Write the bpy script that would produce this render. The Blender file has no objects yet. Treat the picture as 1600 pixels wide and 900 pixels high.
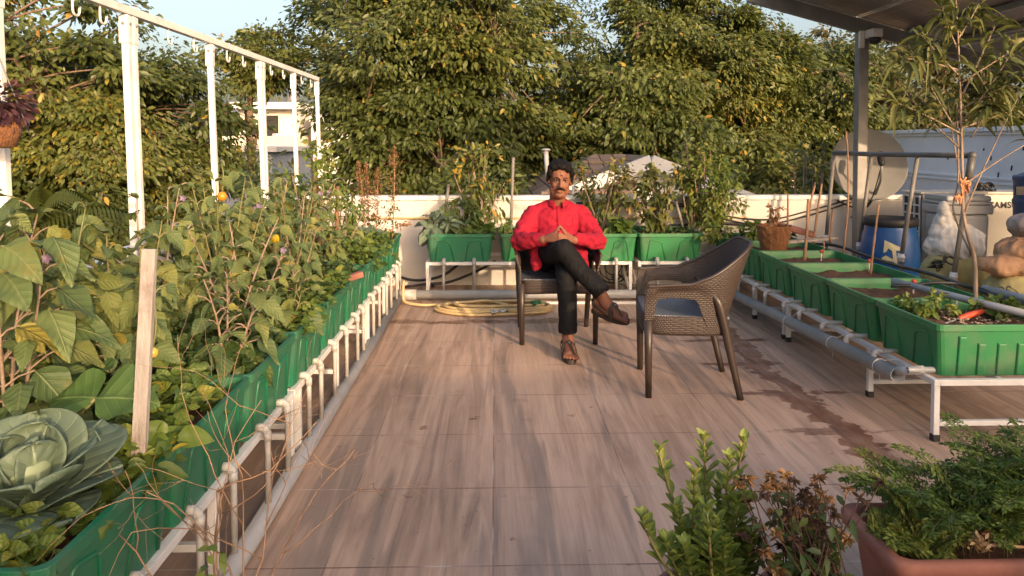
import bpy, bmesh, math, random
import numpy as np
from mathutils import Vector, Matrix, Quaternion, noise as mnoise

S = bpy.context.scene
C = S.collection
R = math.radians
PI = math.pi

# ------------------------------------------------------------------ camera
cam_d = bpy.data.cameras.new('camera')
cam_d.sensor_width = 36.0
cam_d.lens = 26.0
cam_d.clip_start = 0.05
cam_d.clip_end = 3000
cam_d.shift_y = -0.116
cam = bpy.data.objects.new('camera', cam_d)
cam.location = (0, 0, 1.40)
cam.rotation_euler = (R(88.0), 0, R(-1.29))
C.objects.link(cam)
S.camera = cam

# ------------------------------------------------------------------ light
SUN_EL = 12.0
SUN_AZ = math.degrees(math.atan2(0.459, -0.888))        # clockwise from +Y towards +X
sun_dir = Vector((math.sin(R(SUN_AZ)) * math.cos(R(SUN_EL)), math.cos(R(SUN_AZ)) * math.cos(R(SUN_EL)), math.sin(R(SUN_EL))))
sl = bpy.data.lights.new('sun', 'SUN')
sl.energy = 2.0
sl.angle = R(0.6)
sl.color = (0.70, 0.49, 0.31)
so = bpy.data.objects.new('sun', sl)
so.rotation_euler = (-sun_dir).to_track_quat('-Z', 'Y').to_euler()
so.location = (10, -20, 12)
C.objects.link(so)

W = bpy.data.worlds.new("World")
S.world = W
W.use_nodes = True
wn = W.node_tree
bg = wn.nodes['Background']
sky = wn.nodes.new('ShaderNodeTexSky')
sky.sky_type = 'NISHITA'
sky.sun_disc = False
sky.sun_elevation = R(SUN_EL)
sky.sun_rotation = R(SUN_AZ)
sky.air_density = 1.0
sky.dust_density = 6.5
sky.ozone_density = 1.6
hz_ = wn.nodes.new('ShaderNodeMix'); hz_.data_type = 'RGBA'; hz_.blend_type = 'MULTIPLY'; hz_.inputs[0].default_value = 1.0
hz_.inputs[7].default_value = (1.04, 0.92, 0.875, 1)          # hazy evening air, a little pink
wn.links.new(sky.outputs[0], hz_.inputs[6]); wn.links.new(hz_.outputs[2], bg.inputs[0])
bg.inputs[1].default_value = 0.15

S.view_settings.view_transform = 'Standard'
S.view_settings.look = 'None'
S.view_settings.exposure = 1.76
S.view_settings.gamma = 1.0
S.view_settings.use_curve_mapping = False
S.cycles.use_denoising = True
S.cycles.max_bounces = 8
S.cycles.transparent_max_bounces = 12

# ------------------------------------------------------------------ helpers
OFF = {}
rnd = random.Random(7)
rng = np.random.default_rng(11)


class MB:
    """collects shapes, builds them as ONE mesh object"""
    def __init__(s):
        s.v = []; s.f = []; s.sm = []; s.uv = []

    def add(s, verts, faces, smooth=False, uv=None):
        o = len(s.v)
        s.v += [tuple(p) for p in verts]
        s.f += [tuple(i + o for i in f) for f in faces]
        s.sm += [smooth] * len(faces)
        s.uv += list(uv) if uv is not None else [(0, 0)] * len(verts)
        return s

    def box(s, c, size, rot=None, taper=1.0):
        x, y, z = (d / 2 for d in size)
        t = taper
        p = [(-x * t, -y * t, -z), (x * t, -y * t, -z), (x * t, y * t, -z), (-x * t, y * t, -z), (-x, -y, z), (x, -y, z), (x, y, z), (-x, y, z)]
        p = [Vector(q) for q in p]
        if rot is not None:
            p = [rot @ q for q in p]
        p = [q + Vector(c) for q in p]
        return s.add(p, [(3, 2, 1, 0), (4, 5, 6, 7), (0, 1, 5, 4), (1, 2, 6, 5), (2, 3, 7, 6), (3, 0, 4, 7)])

    def span(s, a, b):
        a = Vector(a); b = Vector(b)
        return s.box((a + b) / 2, (abs(b[0] - a[0]), abs(b[1] - a[1]), abs(b[2] - a[2])))

    def bar(s, a, b, w, h=None, up=(0, 0, 1)):
        a = Vector(a); b = Vector(b); h = h or w
        d = b - a; L = d.length; d.normalize()
        u = Vector(up)
        if abs(d.dot(u)) > 0.98: u = Vector((0, 1, 0))
        x = d.cross(u).normalized(); z = x.cross(d)
        rot = Matrix((x, d, z)).transposed()
        return s.box((a + b) / 2, (w, L, h), rot)

    def tube(s, pts, r, n=8, cap=True, smooth=True):
        pts = [Vector(p) for p in pts]
        rs = r if isinstance(r, (list, tuple)) else [r] * len(pts)
        m = len(pts)
        T = []
        for i in range(m):
            t = pts[min(i + 1, m - 1)] - pts[max(i - 1, 0)]
            T.append(t.normalized() if t.length > 1e-9 else Vector((0, 0, 1)))
        u = T[0].orthogonal().normalized()
        V = []
        for i in range(m):
            u = (u - T[i] * u.dot(T[i]))
            if u.length < 1e-6: u = T[i].orthogonal()
            u.normalize()
            w = T[i].cross(u)
            for k in range(n):
                a = 2 * PI * k / n
                V.append(pts[i] + (u * math.cos(a) + w * math.sin(a)) * rs[i])
        F = []
        for i in range(m - 1):
            for k in range(n):
                k2 = (k + 1) % n
                F.append((i * n + k, i * n + k2, (i + 1) * n + k2, (i + 1) * n + k))
        s.add(V, F, smooth)
        if cap:
            o = len(s.v) - len(V)
            s.f.append(tuple(o + k for k in reversed(range(n)))); s.sm.append(False)
            s.f.append(tuple(o + (m - 1) * n + k for k in range(n))); s.sm.append(False)
        return s

    def lathe(s, prof, c=(0, 0, 0), n=28, rot=None, smooth=True, sx=1, sy=1):
        V = []; F = []
        c = Vector(c)
        for r, z in prof:
            for k in range(n):
                a = 2 * PI * k / n
                p = Vector((r * math.cos(a) * sx, r * math.sin(a) * sy, z))
                if rot is not None: p = rot @ p
                V.append(p + c)
        for i in range(len(prof) - 1):
            for k in range(n):
                k2 = (k + 1) % n
                F.append((i * n + k, i * n + k2, (i + 1) * n + k2, (i + 1) * n + k))
        F.append(tuple(reversed(range(n))))
        F.append(tuple((len(prof) - 1) * n + k for k in range(n)))
        return s.add(V, F, smooth)

    def ell(s, c, r, rot=None, n=16, m=10):
        prof = [(math.sin(PI * i / m), -math.cos(PI * i / m)) for i in range(m + 1)]
        V = []; F = []
        c = Vector(c)
        for i, (q, z) in enumerate(prof):
            for k in range(n):
                a = 2 * PI * k / n
                p = Vector((max(q, 0.002) * math.cos(a) * r[0], max(q, 0.002) * math.sin(a) * r[1], z * r[2]))
                if rot is not None: p = rot @ p
                V.append(p + c)
        for i in range(m):
            for k in range(n):
                k2 = (k + 1) % n
                F.append((i * n + k, i * n + k2, (i + 1) * n + k2, (i + 1) * n + k))
        F.append(tuple(reversed(range(n)))); F.append(tuple(m * n + k for k in range(n)))
        return s.add(V, F, True)

    def cap(s, a, ra, b, rb, n=16):
        """tapered capsule"""
        a = Vector(a); b = Vector(b)
        d = (b - a); L = d.length
        if L < 1e-6: return s.ell(a, (ra, ra, ra))
        d.normalize()
        q = Vector((0, 0, 1)).rotation_difference(d).to_matrix()
        prof = []
        for i in range(6):
            t = -PI / 2 + PI / 2 * i / 5
            prof.append((max(ra * math.cos(t), 0.0006), ra * math.sin(t)))
        for i in range(6):
            t = PI / 2 * i / 5
            prof.append((max(rb * math.cos(t), 0.0006), L + rb * math.sin(t)))
        return s.lathe(prof, a, n, q)

    def chain(s, pts, rs, n=16):
        for i in range(len(pts) - 1):
            s.cap(pts[i], rs[i], pts[i + 1], rs[i + 1], n)
        return s

    def prism(s, poly, o, ex, ey, depth):
        """polygon (list of 2D) in plane o + ex*a + ey*b, extruded along the normal by depth"""
        o = Vector(o); ex = Vector(ex); ey = Vector(ey); nn = ex.cross(ey).normalized()
        A = [o + ex * a + ey * b for a, b in poly]
        B = [p + nn * depth for p in A]
        n = len(A)
        F = [tuple(reversed(range(n))), tuple(range(n, 2 * n))]
        for i in range(n):
            j = (i + 1) % n
            F.append((i, j, n + j, n + i))
        return s.add(A + B, F)

    def grid(s, fn, nu, nv, closed=False, smooth=True):
        V = []; U = []; F = []
        for i in range(nu):
            for j in range(nv):
                p = fn(i / (nu - 1) if not closed else i / nu, j / (nv - 1))
                V.append(p[0] if isinstance(p, tuple) and len(p) == 2 else p)
                U.append(p[1] if isinstance(p, tuple) and len(p) == 2 else (i / (nu - 1), j / (nv - 1)))
        for i in range(nu if closed else nu - 1):
            i2 = (i + 1) % nu
            for j in range(nv - 1):
                F.append((i * nv + j, i2 * nv + j, i2 * nv + j + 1, i * nv + j + 1))
        return s.add(V, F, smooth, U)

    def build(s, name, mat, parent=None, loc=None, bevel=0, seg=2, uv=False, solid=0, sub=0):
        me = bpy.data.meshes.new(name)
        off = OFF[parent.name] if parent is not None else Vector(loc or (0, 0, 0))
        me.from_pydata([(p[0] - off[0], p[1] - off[1], p[2] - off[2]) for p in s.v], [], s.f)
        me.polygons.foreach_set('use_smooth', s.sm)
        if uv:
            L = me.uv_layers.new(name='UVMap')
            vi = np.zeros(len(me.loops), dtype=np.int32); me.loops.foreach_get('vertex_index', vi)
            arr = np.array(s.uv, dtype=np.float32)[vi]
            L.data.foreach_set('uv', arr.ravel())
        me.update()
        if mat: me.materials.append(mat)
        o = bpy.data.objects.new(name, me)
        C.objects.link(o)
        if parent is not None:
            o.parent = parent
        else:
            o.location = off
        OFF[o.name] = Vector(off)
        if solid:
            m = o.modifiers.new('solid', 'SOLIDIFY'); m.thickness = solid; m.offset = 0
        if sub:
            m = o.modifiers.new('sub', 'SUBSURF'); m.levels = sub; m.render_levels = sub
        if bevel:
            m = o.modifiers.new('bevel', 'BEVEL'); m.width = bevel; m.segments = seg; m.limit_method = 'ANGLE'; m.angle_limit = R(40)
        return o


def evaluated(o):
    """the mesh of one object after its modifiers"""
    ts = bpy.data.scenes.new('tmp')
    par = o.parent; o.parent = None
    ts.collection.objects.link(o)
    ts.view_layers[0].update(); dg = ts.view_layers[0].depsgraph
    me = bpy.data.meshes.new_from_object(o.evaluated_get(dg))
    ts.collection.objects.unlink(o)
    bpy.data.scenes.remove(ts)
    o.parent = par
    return me


def remesh(o, voxel, smooth=6, factor=0.5, disp=None):
    """fuse the overlapping closed shapes of a mesh into one continuous surface"""
    m = o.modifiers.new('r', 'REMESH'); m.mode = 'VOXEL'; m.voxel_size = voxel; m.use_smooth_shade = True
    k = o.modifiers.new('s', 'SMOOTH'); k.factor = factor; k.iterations = smooth
    me = evaluated(o)
    o.modifiers.clear()
    mats = list(o.data.materials)
    o.data = me
    me.materials.clear()
    for q in mats: me.materials.append(q)
    if disp:
        me.update()
        n = len(me.vertices)
        co = np.zeros(n * 3, np.float32); me.vertices.foreach_get('co', co); co = co.reshape(-1, 3)
        nr = np.zeros(n * 3, np.float32); me.vertex_normals.foreach_get('vector', nr); nr = nr.reshape(-1, 3)
        d = np.array([disp(Vector(c)) for c in co], np.float32)
        me.vertices.foreach_set('co', (co + nr * d[:, None]).ravel())
    me.polygons.foreach_set('use_smooth', [True] * len(me.polygons))
    me.update()
    return o


def tag(o, label=None, cat=None, group=None, kind=None):
    if label: o['label'] = label
    if cat: o['category'] = cat
    if group: o['group'] = group
    if kind: o['kind'] = kind
    return o


def thing(name, label, cat, loc=(0, 0, 0), group=None, rotz=0):
    o = bpy.data.objects.new(name, None)
    o.empty_display_size = 0.1
    C.objects.link(o)
    o.location = loc
    o.rotation_euler = (0, 0, rotz)
    OFF[o.name] = Vector(loc) if rotz == 0 else Vector((0, 0, 0))
    return tag(o, label, cat, group)


def copy_tree(o, loc=None, label=None, rotz=None):
    kids = [c for c in o.children]
    c = o.copy(); C.objects.link(c)
    if loc is not None: c.location = loc
    if rotz is not None: c.rotation_euler = (0, 0, rotz)
    if label: c['label'] = label
    OFF[c.name] = Vector(c.location)
    for k in kids:
        d = k.copy(); C.objects.link(d); d.parent = c
        for q in k.children:
            e = q.copy(); C.objects.link(e); e.parent = d
    return c


# ------------------------------------------------------------------ node helper
class G:
    def __init__(s, name):
        s.mat = bpy.data.materials.new(name)
        s.mat.use_nodes = True
        s.nt = s.mat.node_tree
        s.nt.nodes.clear()
        s.out = s.nt.nodes.new('ShaderNodeOutputMaterial')

    def n(s, typ, ins=None, **props):
        nd = s.nt.nodes.new('ShaderNode' + typ)
        for k, v in props.items(): setattr(nd, k, v)
        for k, v in (ins or {}).items():
            s.set(nd.inputs[k], v)
        return nd

    def set(s, sock, v):
        if isinstance(v, bpy.types.NodeSocket): s.nt.links.new(v, sock)
        elif hasattr(v, 'outputs'): s.nt.links.new(v.outputs[0], sock)
        else:
            if sock.type == 'RGBA' and hasattr(v, '__len__') and len(v) == 3: v = (*v, 1)
            sock.default_value = v

    def m(s, op, a, b=0.0, c=None, clamp=False):
        nd = s.n('Math', {0: a, 1: b}, operation=op, use_clamp=clamp)
        if c is not None: s.set(nd.inputs[2], c)
        return nd.outputs[0]

    def ramp(s, fac, stops, interp='LINEAR'):
        nd = s.n('ValToRGB', {0: fac})
        cr = nd.color_ramp; cr.interpolation = interp
        while len(cr.elements) < len(stops): cr.elements.new(0.5)
        for e, (p, c) in zip(cr.elements, stops):
            e.position = p
            e.color = (*c, 1) if hasattr(c, '__len__') else (c, c, c, 1)
        return nd.outputs[0]

    def mix(s, fac, a, b, mode='MIX'):
        nd = s.n('Mix', data_type='RGBA', blend_type=mode)
        s.set(nd.inputs[0], fac); s.set(nd.inputs[6], a); s.set(nd.inputs[7], b)
        return nd.outputs[2]

    def noise(s, vec, scale, detail=4, rough=0.55, dist=0.0):
        return s.n('TexNoise', {'Vector': vec, 'Scale': scale, 'Detail': detail, 'Roughness': rough, 'Distortion': dist}).outputs[0]

    def bump(s, h, strength=0.3, dist=0.01):
        return s.n('Bump', {'Height': h, 'Strength': strength, 'Distance': dist}).outputs[0]

    def surf(s, sh):
        s.set(s.out.inputs[0], sh); return s.mat

    def bsdf(s, col, rough=0.5, metal=0.0, normal=None, **kw):
        p = s.n('BsdfPrincipled', {'Base Color': col, 'Roughness': rough, 'Metallic': metal})
        if normal is not None: s.set(p.inputs['Normal'], normal)
        for k, v in kw.items(): s.set(p.inputs[k.replace('_', ' ')], v)
        return p.outputs[0]

    def obj(s):
        return s.n('TexCoord').outputs['Object']

    def scaled(s, vec, sc, loc=(0, 0, 0)):
        return s.n('Mapping', {'Vector': vec, 'Scale': sc, 'Location': loc}).outputs[0]


def pm(name, c1, c2=None, scale=6.0, rough=0.5, bump=0.0, bscale=60.0, metal=0.0, lo=0.35, hi=0.65, stretch=(1, 1, 1), dirt=None, dscale=3.0, damt=0.5, spec=0.5):
    g = G(name)
    v = g.obj()
    vs = g.scaled(v, stretch)
    c2 = c2 or tuple(k * 0.8 for k in c1)
    col = g.ramp(g.noise(vs, scale, 5), [(lo, c1), (hi, c2)])
    if dirt:
        dm = g.ramp(g.noise(v, dscale, 8, 0.65), [(0.52, 0.0), (0.72, damt)])
        col = g.mix(dm, col, dirt)
    nrm = None
    if bump:
        nrm = g.bump(g.noise(vs, bscale, 4), bump, 0.01)
    rr = g.m('MULTIPLY_ADD', g.noise(v, scale * 2, 3), 0.25, rough - 0.12)
    return g.surf(g.bsdf(col, rr, metal, nrm, Specular_IOR_Level=spec))


def leafmat(name, stops, veins=0.0, vein_col=(0.30, 0.36, 0.14), transl=0.25, rough=0.5, vn=7.0, spec=0.35, blotch=None, vw=.085):
    """stops: ramp over the per-leaf random 'tint'"""
    g = G(name)
    t = g.n('Attribute', attribute_name='tint').outputs['Fac']
    col = g.ramp(t, stops)
    v = g.obj()
    col = g.mix(g.m('MULTIPLY', g.noise(v, 30, 3), 0.35), col, tuple(c * 0.55 for c in stops[0][1]))
    if blotch:
        bm = g.ramp(g.noise(v, 14, 4), [(0.58, 0.0), (0.70, 0.75)])
        col = g.mix(bm, col, blotch)
    nrm = None
    if veins:
        uv = g.n('Attribute', attribute_name='luv').outputs['Vector']
        sp = g.n('SeparateXYZ', {0: uv})
        u, w = sp.outputs[0], sp.outputs[1]
        aw = g.m('ABSOLUTE', w)
        mid = g.m('SUBTRACT', 1.0, g.m('DIVIDE', aw, 0.035), clamp=True)
        ph = g.m('MULTIPLY', g.m('SUBTRACT', u, g.m('MULTIPLY', aw, 0.75)), vn)
        fr = g.m('ABSOLUTE', g.m('SUBTRACT', g.m('FRACT', ph), 0.5))
        side = g.m('SUBTRACT', 1.0, g.m('DIVIDE', fr, vw), clamp=True)
        vm = g.m('MAXIMUM', mid, g.m('MULTIPLY', side, 0.6))
        col = g.mix(g.m('MULTIPLY', vm, veins), col, vein_col)
        nrm = g.bump(g.m('SUBTRACT', fr, vm), 0.5, 0.006)
    p = g.bsdf(col, rough, 0, nrm, Specular_IOR_Level=spec)
    tr = g.n('BsdfTranslucent', {'Color': g.mix(0.35, col, (0.35, 0.40, 0.05), 'MIX')})
    ms = g.n('MixShader', {0: transl, 1: p, 2: tr.outputs[0]})
    return g.surf(ms.outputs[0])


# ------------------------------------------------------------------ leaf templates
def tmpl_tiny():
    V = [(0, 0, 0), (.42, .5, .14), (1, 0, -.06), (.42, -.5, .14)]
    return np.array(V), [(0, 2, 1), (0, 3, 2)], np.array([(v[0], v[1]) for v in V])


def tmpl_leaf(wp=0.35, fold=0.12):
    V = [(0, 0, 0), (.22, .36, fold * .8), (.22, 0, 0), (.22, -.36, fold * .8), (.58, .46, fold), (.58, 0, -.02), (.58, -.46, fold), (1, 0, -.05)]
    F = [(0, 2, 1), (0, 3, 2), (1, 2, 5, 4), (2, 3, 6, 5), (4, 5, 7), (5, 6, 7)]
    return np.array(V), F, np.array([(v[0], v[1]) for v in V])


def tmpl_big(lobes=0.0, nu=9, nv=7, fold=0.22, wave=0.05, base=0.55, tip=1.0, curl=0.0):
    V = []; uv = []
    for i in range(nu):
        u = i / (nu - 1)
        w = (math.sin(PI * min(1, u ** base)) ** 0.75) * (1 - 0.25 * u * tip)
        w *= 1 + lobes * math.cos(u * PI * 6)
        if i == 0 or i == nu - 1: w = 0.015
        for j in range(nv):
            t = -1 + 2 * j / (nv - 1)
            z = fold * abs(t) * w - curl * t * t * w + wave * math.sin(u * 9 + t * 2.5) * abs(t)
            V.append((u, t * 0.5 * w, z)); uv.append((u, t * 0.5 * w))
    F = []
    for i in range(nu - 1):
        for j in range(nv - 1):
            F.append((i * nv + j, (i + 1) * nv + j, (i + 1) * nv + j + 1, i * nv + j + 1))
    return np.array(V), F, np.array(uv)


def leaves(name, mat, parent, P, D, U, L, Wd, tmpl, droop=0.0, tint=None, loc=None, extra=None):
    """many leaves as ONE part"""
    tv, tf, tuv = tmpl
    P = np.asarray(P, float); D = np.asarray(D, float); U = np.asarray(U, float)
    n = len(P)
    L = np.broadcast_to(np.asarray(L, float), (n,)); Wd = np.broadcast_to(np.asarray(Wd, float), (n,))
    dr = np.broadcast_to(np.asarray(droop, float), (n,))
    d = D / (np.linalg.norm(D, axis=1, keepdims=True) + 1e-9)
    s_ = np.cross(d, U); s_ /= (np.linalg.norm(s_, axis=1, keepdims=True) + 1e-9)
    nn = np.cross(s_, d)
    u, v, z = tv[:, 0], tv[:, 1], tv[:, 2]
    X = (P[:, None, :] + d[:, None, :] * (u[None, :, None] * L[:, None, None])
         + s_[:, None, :] * (v[None, :, None] * Wd[:, None, None]) + nn[:, None, :] * (z[None, :, None] * Wd[:, None, None]))
    X[:, :, 2] -= dr[:, None] * L[:, None] * (u[None, :] ** 2)
    m = len(tv)
    off = OFF[parent.name] if parent is not None else Vector(loc or (0, 0, 0))
    verts = X.reshape(-1, 3) - np.array(off)
    sizes = np.array([len(f) for f in tf]); flat = np.array([i for f in tf for i in f])
    idx = (flat[None, :] + (np.arange(n) * m)[:, None]).ravel()
    tot = np.tile(sizes, n); start = np.concatenate([[0], np.cumsum(tot)[:-1]])
    me = bpy.data.meshes.new(name)
    me.vertices.add(n * m); me.vertices.foreach_set('co', verts.astype(np.float32).ravel())
    me.loops.add(len(idx)); me.loops.foreach_set('vertex_index', idx.astype(np.int32))
    me.polygons.add(len(tot)); me.polygons.foreach_set('loop_start', start.astype(np.int32))
    me.polygons.foreach_set('use_smooth', np.ones(len(tot), dtype=bool))
    me.update(calc_edges=True)
    if tint is None: tint = rng.random(n)
    a = me.attributes.new('tint', 'FLOAT', 'POINT'); a.data.foreach_set('value', np.repeat(np.asarray(tint, np.float32), m))
    b = me.attributes.new('luv', 'FLOAT_VECTOR', 'POINT')
    q = np.zeros((n * m, 3), np.float32); q[:, :2] = np.tile(tuv, (n, 1)); b.data.foreach_set('vector', q.ravel())
    me.validate()
    me.materials.append(mat)
    o = bpy.data.objects.new(name, me); C.objects.link(o)
    if parent is not None: o.parent = parent
    else: o.location = off
    OFF[o.name] = Vector(off)
    return o


def at(px, py, Y):
    """where the sight line of a photo pixel crosses the vertical plane at depth Y"""
    f = 1600 * 26 / 36
    d = Vector(((px - 800) / f, (450 - py) / f - 0.116 * 36 / 26, -1))
    d.rotate(cam.rotation_euler)
    return Vector(cam.location) + d * (Y / d.y)


def rdirs(n, up=0.0):
    a = rng.normal(size=(n, 3)); a[:, 2] += up
    return a / np.linalg.norm(a, axis=1, keepdims=True)


def bez(a, b, c, n=7):
    a, b, c = Vector(a), Vector(b), Vector(c)
    return [a * (1 - t) ** 2 + b * 2 * t * (1 - t) + c * t * t for t in [i / (n - 1) for i in range(n)]]


def spline(pts, n=8):
    """Catmull-Rom through the points"""
    P = [Vector(p) for p in pts]
    P = [P[0] * 2 - P[1]] + P + [P[-1] * 2 - P[-2]]
    out = []
    for i in range(1, len(P) - 2):
        for k in range(n):
            t = k / n
            a, b, c, d = P[i - 1], P[i], P[i + 1], P[i + 2]
            out.append(0.5 * ((2 * b) + (c - a) * t + (2 * a - 5 * b + 4 * c - d) * t * t + (3 * b - a - 3 * c + d) * t ** 3))
    out.append(P[-2])
    return out


def text_mesh(body, size, name, mat, parent, matrix, extrude=0.001, bold=0.0, spacing=1.0):
    cu = bpy.data.curves.new(name, 'FONT'); cu.body = body; cu.size = size; cu.extrude = extrude; cu.align_x = 'LEFT'; cu.offset = bold
    cu.space_character = spacing
    t = bpy.data.objects.new(name + '_tmp', cu)
    me = evaluated(t)
    bpy.data.objects.remove(t); bpy.data.curves.remove(cu)
    off = OFF[parent.name]
    me.transform(Matrix.Translation(-off) @ matrix)
    me.materials.clear(); me.materials.append(mat)
    o = bpy.data.objects.new(name, me); C.objects.link(o); o.parent = parent
    OFF[o.name] = Vector(off)
    return o

# ------------------------------------------------------------------ materials
M = {}
M['white_steel'] = pm('white_steel', (.72, .70, .67), (.62, .60, .57), 5, .38, dirt=(.45, .38, .30), dscale=9, damt=.45)
M['pvc'] = pm('pvc_pipe', (.38, .38, .38), (.31, .31, .31), 6, .42, dirt=(.30, .25, .19), dscale=8, damt=.55)
M['pvc_pale'] = pm('pvc_pale', (.50, .49, .46), (.40, .385, .36), 9, .45, dirt=(.26, .19, .13), dscale=14, damt=.7)
M['pvc_dark'] = pm('pvc_dark', (.105, .10, .095), (.07, .068, .065), 8, .45, dirt=(.22, .20, .17), dscale=10, damt=.4)
M['pvc_brown'] = pm('pvc_weathered', (.20, .18, .155), (.14, .125, .11), 8, .5, dirt=(.30, .27, .22), dscale=10, damt=.4)
M['rubber'] = pm('rubber_black', (.012, .012, .013), (.02, .02, .02), 10, .6)
M['black_hose'] = pm('black_hose', (.014, .014, .016), (.03, .03, .03), 9, .42, dirt=(.09, .08, .07), dscale=12, damt=.5)
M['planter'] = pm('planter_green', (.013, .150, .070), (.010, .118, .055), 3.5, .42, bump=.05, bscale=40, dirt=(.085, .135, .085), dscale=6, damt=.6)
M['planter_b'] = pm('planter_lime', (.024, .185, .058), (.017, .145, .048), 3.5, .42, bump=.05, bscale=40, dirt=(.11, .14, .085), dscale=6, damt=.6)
M['soil'] = pm('soil', (.050, .023, .011), (.125, .058, .030), 24, .95, bump=1.0, bscale=70, lo=.3, hi=.7)
M['wood'] = pm('weathered_wood', (.34, .31, .28), (.22, .19, .165), 5, .8, bump=.3, bscale=30, stretch=(8, 8, 1), dirt=(.10, .04, .03), dscale=9, damt=.7)
M['stick'] = pm('bamboo_stick', (.30, .17, .09), (.17, .09, .05), 9, .75, bump=.3, bscale=40, stretch=(3, 3, 1))
M['twig'] = pm('dry_twig', (.36, .215, .12), (.22, .125, .07), 12, .8)
M['bark'] = pm('bark', (.20, .135, .09), (.11, .075, .052), 7, .9, bump=.6, bscale=25, stretch=(3, 3, 1))
M['bark_pale'] = pm('bark_pale', (.30, .22, .16), (.18, .125, .085), 9, .85, bump=.4, bscale=40, stretch=(3, 3, 1))
M['stem_green'] = pm('green_stem', (.14, .16, .05), (.17, .13, .05), 10, .6)
M['terracotta'] = pm('terracotta', (.30, .120, .080), (.22, .085, .058), 6, .8, bump=.15, bscale=50, dirt=(.12, .06, .045), dscale=6, damt=.7)
M['coir'] = pm('coir_pot', (.24, .105, .040), (.12, .05, .02), 40, .95, bump=1.0, bscale=120, stretch=(1, 1, .5), lo=.3, hi=.7)
M['galv'] = pm('galvanised_steel', (.24, .235, .225), (.17, .167, .16), 7, .5, metal=.35, dirt=(.30, .27, .22), dscale=7, damt=.5)
M['cable'] = pm('cable_black', (.012, .012, .012), (.02, .02, .02), 8, .5)
M['chrome'] = pm('chrome', (.62, .62, .62), (.5, .5, .5), 8, .2, metal=1.0)
M['hose'] = pm('hose_yellow', (.60, .45, .22), (.50, .36, .17), 7, .45, dirt=(.30, .20, .10), dscale=10, damt=.5)


def wall_mat(name, c1, c2, streak=.28, dirtc=(.32, .27, .22)):
    g = G(name)
    v = g.obj()
    col = g.ramp(g.noise(v, 1.3, 6), [(.35, c1), (.7, c2)])
    st = g.noise(g.scaled(v, (7, 7, .55)), 1.6, 8, .7)
    z = g.n('SeparateXYZ', {0: v}).outputs[2]
    top = g.ramp(g.m('MULTIPLY_ADD', z, .7, .35), [(.1, .25), (.9, 1.0)])
    mk = g.m('MULTIPLY', g.ramp(st, [(.50, 0), (.78, 1)]), g.m('MULTIPLY', top, streak))
    col = g.mix(mk, col, dirtc)
    sp = g.ramp(g.noise(v, 9, 7, .7), [(.62, 0), (.75, .35)])
    col = g.mix(sp, col, dirtc)
    return g.surf(g.bsdf(col, .75, 0, g.bump(g.noise(v, 45, 5), .25, .01)))


M['wall'] = wall_mat('painted_wall', (.62, .58, .53), (.55, .51, .46))
M['wall_blue'] = wall_mat('painted_wall_cool', (.84, .85, .87), (.70, .72, .76), .10, (.40, .40, .41))
M['wall_far'] = wall_mat('far_wall', (.70, .66, .60), (.60, .57, .52), .3)
M['wall_yellow'] = wall_mat('yellow_wall', (.66, .60, .48), (.56, .51, .41), .3)
M['wall_peach'] = wall_mat('peach_wall', (.70, .52, .36), (.60, .44, .31), .3)
M['wall_grey'] = wall_mat('grey_wall', (.42, .43, .45), (.34, .35, .37), .5)


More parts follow.
